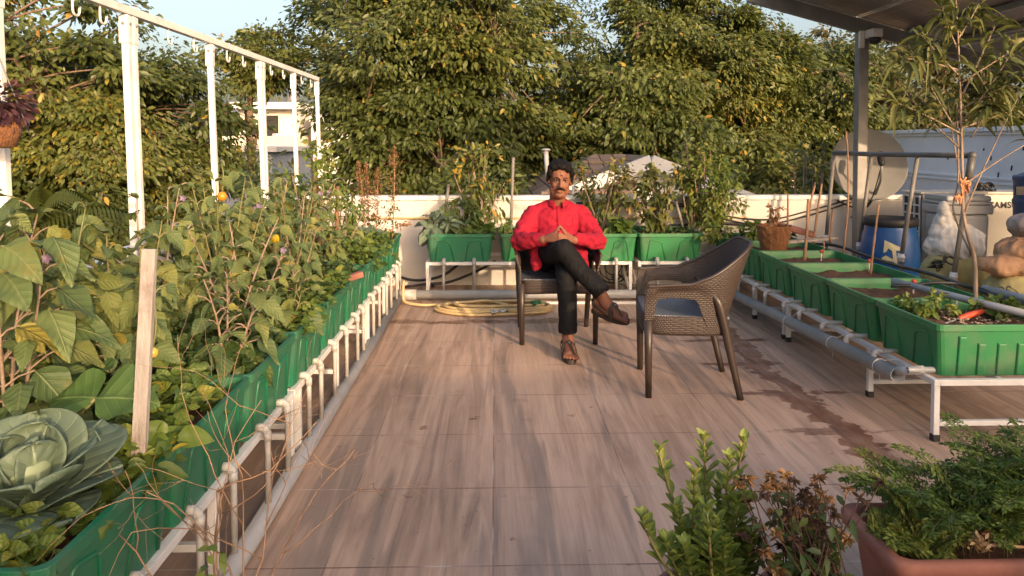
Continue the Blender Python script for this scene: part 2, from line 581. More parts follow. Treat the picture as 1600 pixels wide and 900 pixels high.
def floor_mat():
    g = G('floor_tiles')
    v = g.obj()
    sp = g.n('SeparateXYZ', {0: v}); x, y = sp.outputs[0], sp.outputs[1]
    T = .555
    tx = g.m('DIVIDE', g.m('SUBTRACT', x, 1.655), T); ty = g.m('DIVIDE', g.m('SUBTRACT', y, 2.406), T)
    fx = g.m('FRACT', tx); fy = g.m('FRACT', ty)
    ix = g.m('FLOOR', tx); iy = g.m('FLOOR', ty)
    ex = g.m('MINIMUM', fx, g.m('SUBTRACT', 1.0, fx)); ey = g.m('MINIMUM', fy, g.m('SUBTRACT', 1.0, fy))
    gx = g.ramp(ex, [(.0032, 1), (.0062, 0)]); gy = g.ramp(ey, [(.0040, 1), (.0078, 0)])
    grout = g.m('MAXIMUM', g.m('MULTIPLY', gx, .75), gy)
    idv = g.n('CombineXYZ', {0: ix, 1: 5.0, 2: 0}).outputs[0]
    wn_ = g.n('TexWhiteNoise', {'Vector': idv}, noise_dimensions='3D')
    rv, rc = wn_.outputs[0], wn_.outputs[1]
    # planks inside a tile
    pl = g.m('FLOOR', g.m('MULTIPLY', fx, 3.0))
    pid = g.n('CombineXYZ', {0: g.m('ADD', g.m('MULTIPLY', ix, 3.0), pl), 1: 2.0, 2: 3.0}).outputs[0]
    pr = g.n('TexWhiteNoise', {'Vector': pid}, noise_dimensions='3D').outputs[0]
    gv = g.n('VectorMath', {0: g.scaled(v, (9.0, .62, 1)), 1: g.n('VectorMath', {0: rc, 1: (9, 9, 9)}, operation='MULTIPLY').outputs[0]}, operation='ADD').outputs[0]
    n1 = g.noise(gv, 1.0, 7, .62, .9)
    n2 = g.noise(g.scaled(gv, (5, 1.6, 1)), 2.2, 6, .65, .4)
    n3 = g.noise(g.scaled(gv, (.7, .7, 1)), 1.3, 4, .55, .6)
    col = g.ramp(n1, [(.29, (.165, .108, .078)), (.40, (.34, .222, .152)), (.50, (.47, .312, .218)), (.60, (.55, .375, .268)), (.72, (.50, .295, .185))])
    col = g.mix(g.m('MULTIPLY', g.ramp(n2, [(.42, 0), (.68, 1)]), .30), col, (.20, .130, .092))
    col = g.mix(g.m('MULTIPLY', g.ramp(n3, [(.54, 0), (.62, 1)]), .62), col, (.155, .122, .100))
    col = g.mix(g.m('MULTIPLY_ADD', pr, .22, -.05, clamp=True), col, (.26, .19, .16))
    # dust
    du = g.ramp(g.noise(v, 1.1, 8, .6), [(.42, 0), (.70, .45)])
    col = g.mix(g.m('MULTIPLY', du, .8), col, (.50, .355, .275))
    fleck = g.ramp(g.noise(v, 38, 3, .6), [(.68, 0), (.73, .7)])
    col = g.mix(g.m('MULTIPLY', fleck, g.ramp(g.noise(v, 2.3, 2), [(.45, 0), (.6, 1)])), col, (.06, .035, .025))
    # grout
    gcol = g.ramp(g.noise(v, 3, 4), [(.38, (.11, .055, .035)), (.50, (.24, .15, .11)), (.64, (.55, .45, .38))])
    col = g.mix(g.m('MULTIPLY', grout, .85), col, gcol)

    # spilled water: along the right hand joint, along cross joints next to it, and a strip behind the chairs
    def gauss(a, c, s):
        q = g.m('DIVIDE', g.m('SUBTRACT', a, c), s)
        return g.m('EXPONENT', g.m('MULTIPLY', g.m('MULTIPLY', q, q), -1.0))
    wob = g.m('MULTIPLY_ADD', g.noise(v, 1.6, 3), .36, -.18)
    xs = g.m('ADD', x, wob)
    rngy = g.m('MULTIPLY', g.ramp(g.m('DIVIDE', y, 10.0), [(.285, 0), (.33, 1)]), g.ramp(g.m('DIVIDE', y, 10.0), [(.60, 1), (.67, 0)]))
    band = g.m('MULTIPLY', gauss(xs, 1.69, .10), rngy)
    joint = g.m('MULTIPLY', g.m('MULTIPLY', g.ramp(ey, [(.02, 1), (.17, 0)]), gauss(xs, 1.62, .33)), rngy)
    strip = g.m('MULTIPLY', gauss(g.m('ADD', y, g.m('MULTIPLY', wob, .35)), 5.78, .12), g.m('MULTIPLY', g.ramp(g.m('MULTIPLY_ADD', x, .2, .5), [(.22, 0), (.36, 1)]), g.ramp(g.m('MULTIPLY_ADD', x, .2, .5), [(.80, 1), (.95, 0)])))
    spots = g.m('MULTIPLY', g.ramp(g.noise(g.scaled(v, (1, 1.6, 1)), 3.4, 3, .5), [(.655, 0), (.70, .55)]), g.ramp(g.m('DIVIDE', y, 10.0), [(.25, 0), (.34, 1)]))
    src = g.m('MAXIMUM', g.m('MAXIMUM', band, g.m('MULTIPLY', joint, 1.0)), g.m('MULTIPLY', strip, .8))
    edge = g.noise(g.scaled(v, (1, 2.2, 1)), 5.5, 7, .62)
    wet = g.ramp(g.m('ADD', g.m('MULTIPLY', src, .62), g.m('MULTIPLY_ADD', edge, 1.25, -.625)), [(.345, 0), (.380, 1)])
    dry_ = g.ramp(g.noise(g.scaled(v, (1, 1.3, 1)), 6.5, 5, .6), [(.665, 0), (.69, .8)])
    wet = g.m('MAXIMUM', g.m('MAXIMUM', wet, g.m('MULTIPLY', spots, .6)), dry_)
    wcol = g.mix(1.0, col, (.36, .25, .19), 'MULTIPLY')
    wcol = g.mix(g.m('MULTIPLY', g.ramp(g.noise(v, 4, 3), [(.45, 0), (.62, 1)]), .5), wcol, (.20, .080, .030))
    wv = g.ramp(g.noise(g.scaled(v, (1.5, .7, 1)), 7, 6, .6), [(.34, .55), (.62, 1.0)])
    col = g.mix(g.m('MULTIPLY', wet, wv), col, wcol)
    rough = g.m('MULTIPLY_ADD', wet, -.12, g.m('MULTIPLY_ADD', n2, .16, .55))
    hgt = g.m('SUBTRACT', g.m('MULTIPLY', n2, .25), g.m('MULTIPLY', grout, 1.0))
    nrm = g.bump(hgt, .25, .006)
    return g.surf(g.bsdf(col, rough, 0, nrm, Specular_IOR_Level=.4))


M['floor'] = floor_mat()
M['ground'] = pm('ground_earth', (.06, .055, .03), (.10, .08, .05), .3, .95, dirt=(.04, .06, .02), dscale=.6, damt=.9)

# ------------------------------------------------------------------ setting
GZ = -3.6
m = MB(); m.add([(-1500, -300, GZ), (1500, -300, GZ), (1500, 2500, GZ), (-1500, 2500, GZ)], [(0, 1, 2, 3)])
tag(m.build('ground', M['ground']), kind='structure')
m = MB(); m.add([(-1.82, -1.98, 0), (6.2, -1.98, 0), (6.2, 7.285, 0), (-1.82, 7.285, 0)], [(0, 1, 2, 3)])
tag(m.build('floor', M['floor']), kind='structure')
# the storey that carries the terrace
m = MB(); m.span((-1.95, -5.6, GZ), (6.35, 7.40, -.02))
tag(m.build('house_storey', M['wall_far']), 'cream painted lower storey of the house under the tiled terrace', 'building')

# parapets
pr = thing('parapet_wall', 'cream painted back parapet with a yellow conduit behind the row of planters', 'wall', (2, 7.28, 0))
m = MB(); m.span((-1.98, 7.28, -.01), (6.2, 7.40, .835)); m.build('wall_face', M['wall'], pr, bevel=.004)
m = MB(); m.span((-1.99, 7.265, .838), (6.21, 7.415, .885)); m.build('coping', M['white_steel'], pr, bevel=.008)
m = MB(); m.tube([(-1.80, 7.268, .665), (.55, 7.268, .662), (2.5, 7.268, .665)], .011, 8); m.build('conduit', M['hose'], pr)
pl_ = thing('parapet_wall', 'white side parapet behind the overgrown vegetable planters under the hook frame', 'wall', (-1.9, 3, 0))
m = MB(); m.span((-1.98, -1.98, -.01), (-1.82, 7.278, .80)); m.build('wall_face', M['wall_blue'], pl_, bevel=.004)
m = MB(); m.span((-1.99, -1.98, .803), (-1.805, 7.262, .85)); m.build('coping', M['white_steel'], pl_, bevel=.008)
m = MB(); m.span((.765, 7.30, .885), (.82, 7.36, .95)); m.ell((.7925, 7.33, .962), (.03, .032, .022))
tag(m.build('parapet_post', M['white_steel']), 'small white capped stub on the parapet beside the man\'s shoulder', 'post')

# unseen wall added behind the camera to shade the near floor and plants
nw = thing('shade_wall', 'unseen white wall added at the near end to shade the terrace', 'wall', (1.3, -2.1, 0))
m = MB(); m.span((-1.98, -2.25, -.01), (4.55, -2.0, 1.46)); m.build('wall_face', M['wall'], nw)
m = MB(); m.span((-2.02, -2.28, 1.462), (4.56, -1.97, 1.52)); m.build('coping', M['wall'], nw)
m = MB(); m.span((4.565, -2.25, -.01), (6.75, -2.0, 1.64)); m.build('raised_section', M['wall'], nw)  # added higher stretch, shades the floor and planter bottoms on the right
sr = thing('shade_block', 'unseen white block added at the near right corner to shade the back wall', 'building', (8.4, -2.6, 0))  # unseen block added to keep the right part of the back wall in shade
m = MB(); m.span((6.8, -4.6, GZ), (10.4, -2.0, 2.70)); m.build('wall', M['wall'], sr)
m = MB(); m.span((6.72, -4.7, 2.702), (10.5, -1.93, 2.82)); m.build('roof', M['wall_grey'], sr)
m = MB(); m.span((7.4, -1.996, 0.01), (8.3, -1.965, 2.0)); m.build('door', M['wood'], sr)

# ------------------------------------------------------------------ buildings beyond the parapet
# neighbour's long white wall on the right
nb = thing('boundary_wall', 'bluish white neighbouring wall with mouldings beyond the satellite dish', 'wall', (6.2, 10, 0))
A, B = Vector((6.02, 7.6, 0)), Vector((6.28, 12.2, 0))
dv = (B - A).normalized(); nv = Vector((-dv.y, dv.x, 0))
def nbox(z0, z1, t, s0=0.0, s1=0.0):
    mb = MB()
    p = [A - dv * s0 + nv * t, B + dv * s1 + nv * t, B + dv * s1 - nv * .25, A - dv * s0 - nv * .25]
    V = [(q.x, q.y, z0) for q in p] + [(q.x, q.y, z1) for q in p]
    mb.add(V, [(3, 2, 1, 0), (4, 5, 6, 7), (0, 1, 5, 4), (1, 2, 6, 5), (2, 3, 7, 6), (3, 0, 4, 7)])
    return mb
nbox(GZ, 1.50, 0).build('wall_face', M['wall_blue'], nb)
for z0, z1, t in ((1.502, 1.545, .03), (1.547, 1.60, .07)):
    nbox(z0, z1, t).build('cornice', M['wall_blue'], nb, bevel=.006)
for z0, z1, t in ((.90, .93, .025), (.955, .985, .025)):
    nbox(z0, z1, t).build('moulding', M['wall_blue'], nb, bevel=.004)
m = MB()
for i, (s, z, h) in enumerate(((1.35, 1.24, .05), (1.75, 1.27, .035), (2.05, 1.04, .09), (1.2, 1.05, .06), (.95, 1.14, .06), (2.3, 1.22, .04), (.55, 1.02, .07), (1.5, 1.34, .03), (.75, 1.36, .04))):
    p = A + dv * s + nv * .003
    m.bar(p + Vector((0, 0, z)), p + Vector((0, .012, z - h)), .022, .008)
m.build('drain_streak', M['rubber'], nb)
for i, (px_, Y_) in enumerate(((6.15, 9.2), (6.2, 9.9), (6.25, 10.6), (6.1, 8.5))):
    pass

# little gabled house behind the man
hs = thing('gabled_house', 'small white gabled outhouse with brown roof tiles behind the man', 'house', (2.0, 10.5, 0))
def tile_mat():
    g = G('roof_tiles')
    v = g.obj()
    sp = g.n('SeparateXYZ', {0: v})
    bk = g.n('TexBrick', {'Vector': g.n('CombineXYZ', {0: sp.outputs[1], 1: g.m('MULTIPLY', sp.outputs[0], 1.0), 2: 0}).outputs[0], 'Scale': 3.0, 'Mortar Size': .03, 'Color1': (.22, .15, .11, 1), 'Color2': (.30, .21, .15, 1), 'Mortar': (.03, .02, .018, 1), 'Row Height': .62, 'Brick Width': 1.0})
    c = g.mix(g.ramp(g.noise(v, 5, 6), [(.45, 0), (.7, .55)]), bk.outputs[0], (.10, .085, .07))
    return g.surf(g.bsdf(c, .85, 0, g.bump(bk.outputs[1], .6, .02)))
M['roof'] = tile_mat()
M['white_plaster'] = wall_mat('white_plaster', (.76, .74, .70), (.70, .68, .64), .2)
yf = 9.6
# gable wall: apex at (1.98, z 1.17); eaves about .45
m = MB(); m.prism([(.55, GZ), (3.35, GZ), (3.35, .62), (1.98, 1.10), (.55, .62)], (0, yf + 3.6, 0), (1, 0, 0), (0, 0, 1), 3.6)
m.build('wall', M['white_plaster'], hs)
for sgn, x1, z1 in ((-1, .30, .55), (1, 3.62, .55)):
    m = MB()
    a = Vector((1.98, yf - .22, 1.175)); b = Vector((x1, yf - .22, z1))
    nrm = Vector((-(b.z - a.z), 0, b.x - a.x)).normalized()
    if nrm.z < 0: nrm = -nrm
    q = [a, b, b + Vector((0, 4.2, 0)), a + Vector((0, 4.2, 0))]
    V = [p for p in q] + [p + nrm * .06 for p in q]
    m.add(V, [(3, 2, 1, 0), (4, 5, 6, 7), (0, 1, 5, 4), (1, 2, 6, 5), (2, 3, 7, 6), (3, 0, 4, 7)])
    m.build('roof', M['roof'] if sgn < 0 else M['white_plaster'], hs)
    m = MB(); m.bar(a + Vector((0, -.03, -.005)), b + Vector((0, -.03, -.005)), .05, .17); m.build('barge_board', M['white_plaster'], hs)
# lower hipped roof to the left, brown tiles
lr = thing('tiled_roof', 'low brown tiled roof sloping down behind the man\'s head', 'roof', (.9, 9.2, 0))
m = MB()
V = [(.35, 8.75, .66), (1.72, 8.75, .66), (1.95, 10.9, 1.24), (1.45, 10.9, 1.24), (.35, 13, .66)]
m.add([(p[0], p[1], p[2]) for p in V] + [(p[0], p[1], p[2] - .08) for p in V],
      [(0, 1, 2, 3), (0, 3, 4), (5, 8, 7, 6), (5, 9, 8), (0, 5, 6, 1), (1, 6, 7, 2), (2, 7, 8, 3), (3, 8, 9, 4), (4, 9, 5, 0)])
m.build('tile_slope', M['roof'], lr)
m = MB()
for k in range(1, 5):
    t = k / 5
    a = Vector(V[0]).lerp(Vector(V[3]), t); b = Vector(V[1]).lerp(Vector(V[2]), t)
    m.bar(a + Vector((0, 0, .012)), b + Vector((0, 0, .012)), .10, .035)
m.build('tile_course', M['roof'], lr)
m = MB(); m.span((.45, 8.95, GZ), (1.6, 12, .60)); m.build('wall', M['white_plaster'], lr)

# far apartment building on the left
fb = thing('apartment_building', 'distant cream apartment block with roof terrace between the hook frame posts', 'building', (-11, 36, 0))
m = MB(); m.span((-13.2, 36, GZ), (-9.6, 44, 1.75)); m.build('wall', M['wall_yellow'], fb)
m = MB(); m.span((-12.9, 37.5, 1.752), (-9.9, 44, 3.1)); m.build('upper_storey', M['wall_far'], fb)
m = MB(); m.span((-13.0, 36.6, 3.1), (-9.6, 44.1, 3.42)); m.build('roof', M['white_plaster'], fb)
m = MB(); m.span((-11.9, 37.44, 1.9), (-10.9, 37.49, 2.8)); m.build('window', M['rubber'], fb)
m = MB(); m.span((-9.98, 37.44, 2.0), (-9.95, 37.49, 2.6)); m.span((-12.75, 37.44, 2.1), (-12.35, 37.49, 2.6)); m.build('window', M['rubber'], fb)
m = MB(); m.span((-12.0, 36.1, 1.75), (-10.8, 36.16, 2.3)); m.build('balcony_rail', M['rubber'], fb)
m = MB(); m.span((-9.3, 37.6, GZ), (-6.4, 44, 2.5)); m.build('wing', M['wall_far'], fb)
m = MB(); m.span((-9.4, 37.4, 2.5), (-6.4, 44.2, 2.85)); m.build('wing_roof', M['white_plaster'], fb)
m = MB(); m.lathe([(.32, 0), (.34, .4), (.3, .75), (.1, .85)], (-10.6, 39, 3.42), 14); m.build('water_tank', M['galv'], fb)
m = MB(); m.span((-13.4, 38.0, 3.0), (-13.05, 38.4, 3.5)); m.build('roof_vent', M['white_plaster'], fb)
# grey shed wall lower down
gb = thing('grey_building', 'grey rendered building under the cream apartment block', 'building', (-9, 22, 0))
m = MB(); m.span((-9.6, 22, GZ), (-6.6, 27, 1.15)); m.build('wall', M['wall_grey'], gb)
m = MB(); m.span((-9.8, 21.8, 1.15), (-6.4, 27.2, 1.30)); m.build('roof', M['wall_far'], gb)
m = MB(); m.span((-8.6, 21.94, .1), (-8.0, 21.99, .8)); m.span((-7.6, 21.94, .1), (-7.0, 21.99, .8)); m.build('window', M['rubber'], gb)
m = MB(); m.span((-9.62, 21.95, .45), (-6.58, 22.0, .52)); m.build('ledge', M['wall_far'], gb)
# peach building right of the shrubs
pb = thing('peach_building', 'sunlit peach house wall seen under the trees left of the steel pole', 'building', (6, 14.5, 0))
m = MB(); m.span((5.7, 14.5, GZ), (7.6, 18, 1.05)); m.build('wall', M['wall_peach'], pb)
m = MB(); m.span((5.6, 14.3, 1.05), (7.7, 18.1, 1.14)); m.build('roof', M['wall_far'], pb)
m = MB(); m.span((6.15, 14.44, .2), (6.45, 14.49, .8)); m.build('window', M['rubber'], pb)

# ------------------------------------------------------------------ trees
TREE_A = leafmat('tree_leaf', [(0, (.038, .055, .014)), (.30, (.072, .094, .024)), (.62, (.115, .142, .036)), (.90, (.170, .178, .045)), (.955, (.36, .26, .035)), (1, (.40, .21, .04))], transl=.22, rough=.42)
TREE_B = leafmat('tree_leaf_dark', [(0, (.024, .034, .012)), (.45, (.065, .066, .020)), (.85, (.110, .095, .030)), (1, (.19, .13, .04))], transl=.18, rough=.5)
TREE_C = leafmat('shrub_leaf', [(0, (.030, .052, .012)), (.5, (.075, .095, .018)), (.88, (.15, .145, .024)), (1, (.25, .20, .03))], transl=.28, rough=.45)
TT = tmpl_tiny()
TL = tmpl_leaf()


def tree(name, label, base, cc, cr, ncl, per, leaf, mat, seed, group=None, spray=.55, trunk_r=.16, lump=.35, flat=.42, keep=None, nlimb=13):
    global rng
    old = rng; rng = np.random.default_rng(seed)
    rr = random.Random(seed)
    base = Vector(base); cc = Vector(cc)
    t = thing(name, label, 'tree', base, group)
    # limbs and spray centres
    cl = []
    while len(cl) < ncl:
        d = rdirs(1)[0]
        n_ = mnoise.noise(Vector(d) * 1.9 + Vector((seed * 3.1, 0, 0)))
        r = (rng.random() ** .33) * (1 - lump * .5 + lump * n_ * 1.6)
        p = Vector((cc.x + d[0] * cr[0] * r, cc.y + d[1] * cr[1] * r, cc.z + d[2] * cr[2] * r))
        if keep and not keep(p): continue
        # gaps: thin noise bands are left empty
        if mnoise.noise(p * .8 + Vector((seed, seed, 0))) < -.16: continue
        cl.append(p)
    tb = MB()
    fork = base.lerp(cc, .0) ; fork.z = cc.z - cr[2] * .55; fork.x = base.x * .6 + cc.x * .4; fork.y = base.y * .6 + cc.y * .4
    mid = base.lerp(fork, .5) + Vector((rr.uniform(-.15, .15), rr.uniform(-.15, .15), 0))
    trunk = spline([base, mid, fork], 6)
    nt_ = len(trunk)
    tb.tube(trunk, [trunk_r * (1.25 - .5 * i / nt_) for i in range(nt_)], 9)
    cb = MB()
    joints = []
    tips = rr.sample(cl, min(nlimb, len(cl)))
    for q in tips:
        s0 = fork if rr.random() < .6 else trunk[int(nt_ * .75)]
        md = s0.lerp(q, .5) + Vector((rr.uniform(-.3, .3), rr.uniform(-.3, .3), rr.uniform(.0, .5)))
        pts = bez(s0, md, q, 9)
        tb.tube(pts, [trunk_r * (.62 - .055 * i) for i in range(9)], 6)
        joints += pts[2:]
    J = np.array([tuple(j) for j in joints])
    for q in cl:
        k = int(np.argmin(((J - np.array(q)) ** 2).sum(1)))
        s0 = joints[k]
        if (s0 - q).length > .1:
            md = s0.lerp(q, .5) + Vector((0, 0, .12))
            cb.tube(bez(s0, md, q, 4), [.022, .018, .013, .007], 4, cap=False)
    tb.add(cb.v, cb.f, True)
    tb.build('trunk', M['bark'], t)
    P = []; D = []; U = []; Tn = []; LS = []
    for q in cl:
        base_t = .16 + .62 * (0.5 + 0.9 * mnoise.noise(q * .55 + Vector((seed * 1.7, 3, 1))))
        out = np.array(q) - np.array(cc); out[2] *= .3; out /= (np.linalg.norm(out) + 1e-6)
        sk = rng.uniform(.5, 1.5); n = int(per * sk)
        sz = spray * rng.choice([.45, .6, .8, 1.0, 1.25]); lk = rng.uniform(.75, 1.35)
        a = rdirs(n) * (rng.random((n, 1)) ** .4) * np.array([sz, sz, sz * flat])
        p = a + np.array(q)
        p[:, 2] -= .25 * (a[:, 0] ** 2 + a[:, 1] ** 2) / sz
        d = a / (np.linalg.norm(a, axis=1, keepdims=True) + 1e-6) * .9 + out * .5 + rng.normal(size=(n, 3)) * .45 + np.array([0, 0, -.70])
        u = rng.normal(size=(n, 3)) * .45 + out * .55 + np.array([.12, -.30, .55])
        P.append(p); D.append(d); U.append(u); LS.append(np.full(n, lk))
        tt = np.clip(base_t + rng.normal(size=n) * .17, 0, .93)
        yl = rng.random(n) < .012
        tt[yl] = rng.uniform(.94, 1.0, yl.sum())
        Tn.append(tt)
    P = np.concatenate(P); D = np.concatenate(D); U = np.concatenate(U); Tn = np.concatenate(Tn)
    L = leaf * rng.uniform(.65, 1.35, len(P)) * np.concatenate(LS)
    leaves('crown', mat, t, P, D, U, L, L * .48, TL if leaf > .089 else TT, .1, Tn)
    rng = old
    return t


TG = 'tall leafy trees beyond the parapet'
tree('leafy_tree', 'broad tree filling the view behind the white hook frame', (-6.4, 12.0, GZ), (-6.3, 11.4, 1.75), (2.35, 2.0, 2.55), 370, 230, .092, TREE_A, 3, TG, spray=.55, lump=.4)
tree('leafy_tree', 'thin tree with open branches against the sky at the end of the hook frame', (-4.6, 13.6, GZ), (-4.25, 13.6, 2.95), (1.45, 1.0, 1.05), 46, 150, .098, TREE_A, 5, TG, spray=.48, lump=.6, trunk_r=.065, nlimb=9)
tree('leafy_tree', 'tall dense tree rising left of the man\'s head beyond the parapet', (-1.1, 13.2, GZ), (-1.05, 13.0, 2.5), (2.5, 2.2, 3.1), 480, 230, .090, TREE_A, 8, TG, spray=.55, lump=.3)
tree('leafy_tree', 'tall dense tree rising right of the man\'s head above the gabled house', (3.4, 14.2, GZ), (3.3, 14.0, 2.35), (3.1, 2.2, 2.75), 530, 230, .090, TREE_A, 13, TG, spray=.55, lump=.3)
tree('leafy_tree', 'tree with loose upper twigs just left of the steel pole', (6.5, 15.2, GZ), (6.15, 15.0, 2.05), (2.05, 2.0, 2.1), 235, 200, .092, TREE_A, 17, TG, spray=.5, lump=.45)
tree('dark_tree', 'dark brownish tree behind the neighbouring wall under the solar roof', (10.5, 17.0, GZ), (10.3, 17.0, 2.0), (4.2, 2.5, 2.6), 330, 130, .125, TREE_B, 21, None, spray=.6, lump=.3)
BG_ = 'bushes growing below the parapet'
for i, (x, y, z, rx, rz, lab, mt, sd) in enumerate((
        (-6.2, 9.6, .0, 2.3, 1.15, 'low bush behind the side parapet under the hook frame', TREE_A, 31),
        (-2.6, 10.2, -.1, 1.6, 1.35, 'dark bush behind the dry flower spikes at the parapet end', TREE_B, 33),
        (-.6, 10.0, .1, 1.5, 1.25, 'green bush above the parapet left of the man', TREE_A, 35),
        (4.3, 11.6, .2, 1.5, 1.2, 'green bush beyond the yellow green shrub at the parapet', TREE_A, 37),
        (9.3, 14.6, .6, 2.8, 1.2, 'dark bush along the top of the neighbouring wall', TREE_B, 39),
        (-9.6, 10.5, .6, 2.0, 2.3, 'leafy bush at the left edge of the photo behind the post', TREE_A, 41))):
    tree('leafy_bush', lab, (x, y, GZ), (x, y, z), (rx, 1.0, rz), 110, 140, .095, mt, sd, BG_, spray=.42, trunk_r=.08, lump=.3, flat=.6, nlimb=7)
# far wood closing the gaps behind the trees
g_ = np.random.default_rng(5)
n = 9000
P = np.stack([g_.uniform(-26, 30, n), g_.uniform(24, 30, n), GZ + 4.6 * g_.random(n) ** .7], 1)
P[:, 2] += .6 * np.sin(P[:, 0] * .7) * (P[:, 2] - GZ) / 4
keep_ = ~((P[:, 0] > -11.5) & (P[:, 0] < -5.0))
P = P[keep_]
n = len(P)
o = leaves('far_wood', TREE_B, None, P, g_.normal(size=(n, 3)) + np.array([0, 0, -.4]), g_.normal(size=(n, 3)) + np.array([0, -.5, 1]), g_.uniform(.5, .95, n), g_.uniform(.3, .5, n), TT, .1, g_.random(n) * .8, loc=(0, 26, GZ))
tag(o, 'far dark line of trees closing the gaps', 'trees', kind='stuff')

# palm behind the side parapet
pmr = thing('palm_plant', 'palm with feathery fronds behind the side parapet near the first post', 'plant', (-5.2, 8.3, GZ))
m = MB(); m.tube([(-5.2, 8.3, GZ), (-5.2, 8.3, -.2), (-5.15, 8.3, .45)], [.10, .08, .06], 9); m.build('trunk', M['bark'], pmr)
for k, (dx, dz) in enumerate(((-1.1, .35), (-.6, .75), (.75, .75), (1.25, .45), (.25, .8))):
    P = []; D = []; U = []
    b0 = Vector((-5.15, 8.3, .45))
    pts = bez(b0, b0 + Vector((dx * .5, -.1, dz)), b0 + Vector((dx, -.2, dz * .35)), 26)
    for i, p in enumerate(pts[3:]):
        for sg in (-1, 1):
            P.append(p); D.append((dx * .5, sg * .9, -.25)); U.append((0, 0, 1))
    leaves('frond', TREE_C, pmr, P, D, U, .34, .035, TT, .25, np.full(len(P), .5))

# ------------------------------------------------------------------ planters and racks
PL, PD, PH = .592, .64, .25          # arched side, ribbed side, height


def make_planter(name, label, loc, rotz, group, mat, soil_z=.205):
    """local: arched faces look along -Y/+Y, ribbed faces along -X/+X; origin at the middle of the base"""
    t = thing(name, label, 'planter', loc, group, rotz)
    OFF[t.name] = Vector((0, 0, 0))
    def ring(hx, hy, z, r=.03):
        out = []
        for cx, cy, a0 in ((1, 1, 0), (-1, 1, 90), (-1, -1, 180), (1, -1, 270)):
            for k in range(4):
                a = R(a0 + 30 * k)
                out.append((cx * (hx - r) + r * math.cos(a), cy * (hy - r) + r * math.sin(a), z))
        return out
    hx, hy = PL / 2, PD / 2
    rings = [ring(hx - .030, hy - .030, 0), ring(hx - .011, hy - .011, PH - .035), ring(hx - .011, hy - .011, PH - .034), ring(hx, hy, PH - .030),
             ring(hx, hy, PH), ring(hx - .016, hy - .016, PH), ring(hx - .020, hy - .020, PH - .03), ring(hx - .038, hy - .038, .012)]
    m = MB(); n = 16; V = []; F = []
    for r_ in rings: V += r_
    for i in range(len(rings) - 1):
        for k in range(n):
            k2 = (k + 1) % n
            F.append((i * n + k, i * n + k2, (i + 1) * n + k2, (i + 1) * n + k))
    F.append(tuple(reversed(range(n)))); F.append(tuple((len(rings) - 1) * n + k for k in range(n)))
    m.add(V, F)
    m.build('tub', mat, t, bevel=.003)
    # raised arches on the long faces: a thin rim bent around a trapezoid
    sl_ = .019 / (PH - .035)
    def face_pt(u, z, sgn, out=.0):
        return (u * sgn, sgn * (-(hy - .030 + sl_ * z + out)), z)
    for sgn in (1, -1):
        for c0, w0, w1, hi, lo in ((-.135, .085, .055, .195, .172), (.135, .085, .055, .195, .172)):
            mir = 1 if c0 < 0 else -1
            poly = [(c0 - mir * w0, .006), (c0 - mir * w1, hi), (c0 + mir * w1 * .9, lo), (c0 + mir * w0, .006)]
            m = MB()
            pts = [face_pt(u, z, sgn, .001) for u, z in poly]
            m.tube(spline_poly(pts), .0055, 6)
            m.build('arch_rib', mat, t)
    for sgn in (1, -1):
        for k in range(5):
            v0 = -.19 + .095 * k
            z1 = .20 if k in (0,) else .165
            x0 = hx - .030
            m = MB()
            m.add([(sgn * (x0 - .003), v0 - .024, .004), (sgn * (x0 - .003), v0 + .024, .004), (sgn * (x0 + sl_ * z1 - .003), v0 + .024, z1), (sgn * (x0 + sl_ * z1 - .003), v0 - .024, z1),
                   (sgn * (x0 + .011), v0 - .017, .006), (sgn * (x0 + .011), v0 + .017, .006), (sgn * (x0 + sl_ * z1 + .009), v0 + .017, z1 - .01), (sgn * (x0 + sl_ * z1 + .009), v0 - .017, z1 - .01)],
                  [(4, 5, 6, 7), (0, 1, 5, 4), (1, 2, 6, 5), (2, 3, 7, 6), (3, 0, 4, 7)] if sgn > 0 else [(7, 6, 5, 4), (4, 5, 1, 0), (5, 6, 2, 1), (6, 7, 3, 2), (7, 4, 0, 3)])
            m.build('rib', mat, t, bevel=.003)
    # soil with crumbs
    sx, sy = hx - .026, hy - .026
    m = MB()
    def soil(u, v):
        x = -sx + 2 * sx * u; y = -sy + 2 * sy * v
        q = Vector((x * 9 + loc[0] * 3, y * 9 + loc[1] * 3, 0))
        return (x, y, soil_z + .018 * mnoise.noise(q) + .012 * mnoise.noise(q * 3.3))
    m.grid(soil, 30, 30)
    m.build('soil', M['soil'], t)
    OFF[t.name] = Vector(loc)
    return t


def spline_poly(pts):
    """polyline with short rounded corners"""
    P = [Vector(p) for p in pts]
    out = [P[0]]
    for i in range(1, len(P) - 1):
        a, b, c = P[i - 1], P[i], P[i + 1]
        r = min(.02, (a - b).length / 3, (c - b).length / 3)
        p0 = b + (a - b).normalized() * r; p1 = b + (c - b).normalized() * r
        out += bez(p0, b, p1, 5)
    return out + [P[-1]]


def outlet(p, a, b, r=.0112, mat='pvc_pale'):
    """elbow outlet pipe: from point a out over the rail to b and straight down to z"""
    m = MB()
    c = Vector((b[0], b[1], a[2]))
    a = Vector(a); b = Vector(b)
    d = (c - a).normalized()
    m.tube([a] + bez(c - d * .018, c, c - Vector((0, 0, .018)), 5) + [b], r, 10)
    m.tube([c - d * .045, c - d * .012], r * 1.28, 10)
    m.tube([c - Vector((0, 0, .014)), c - Vector((0, 0, .048))], r * 1.28, 10)
    m.ell(c - d * .008 - Vector((0, 0, .008)), (r * 1.32,) * 3, n=10, m=8)
    return m.build('outlet_pipe', M[mat], p)


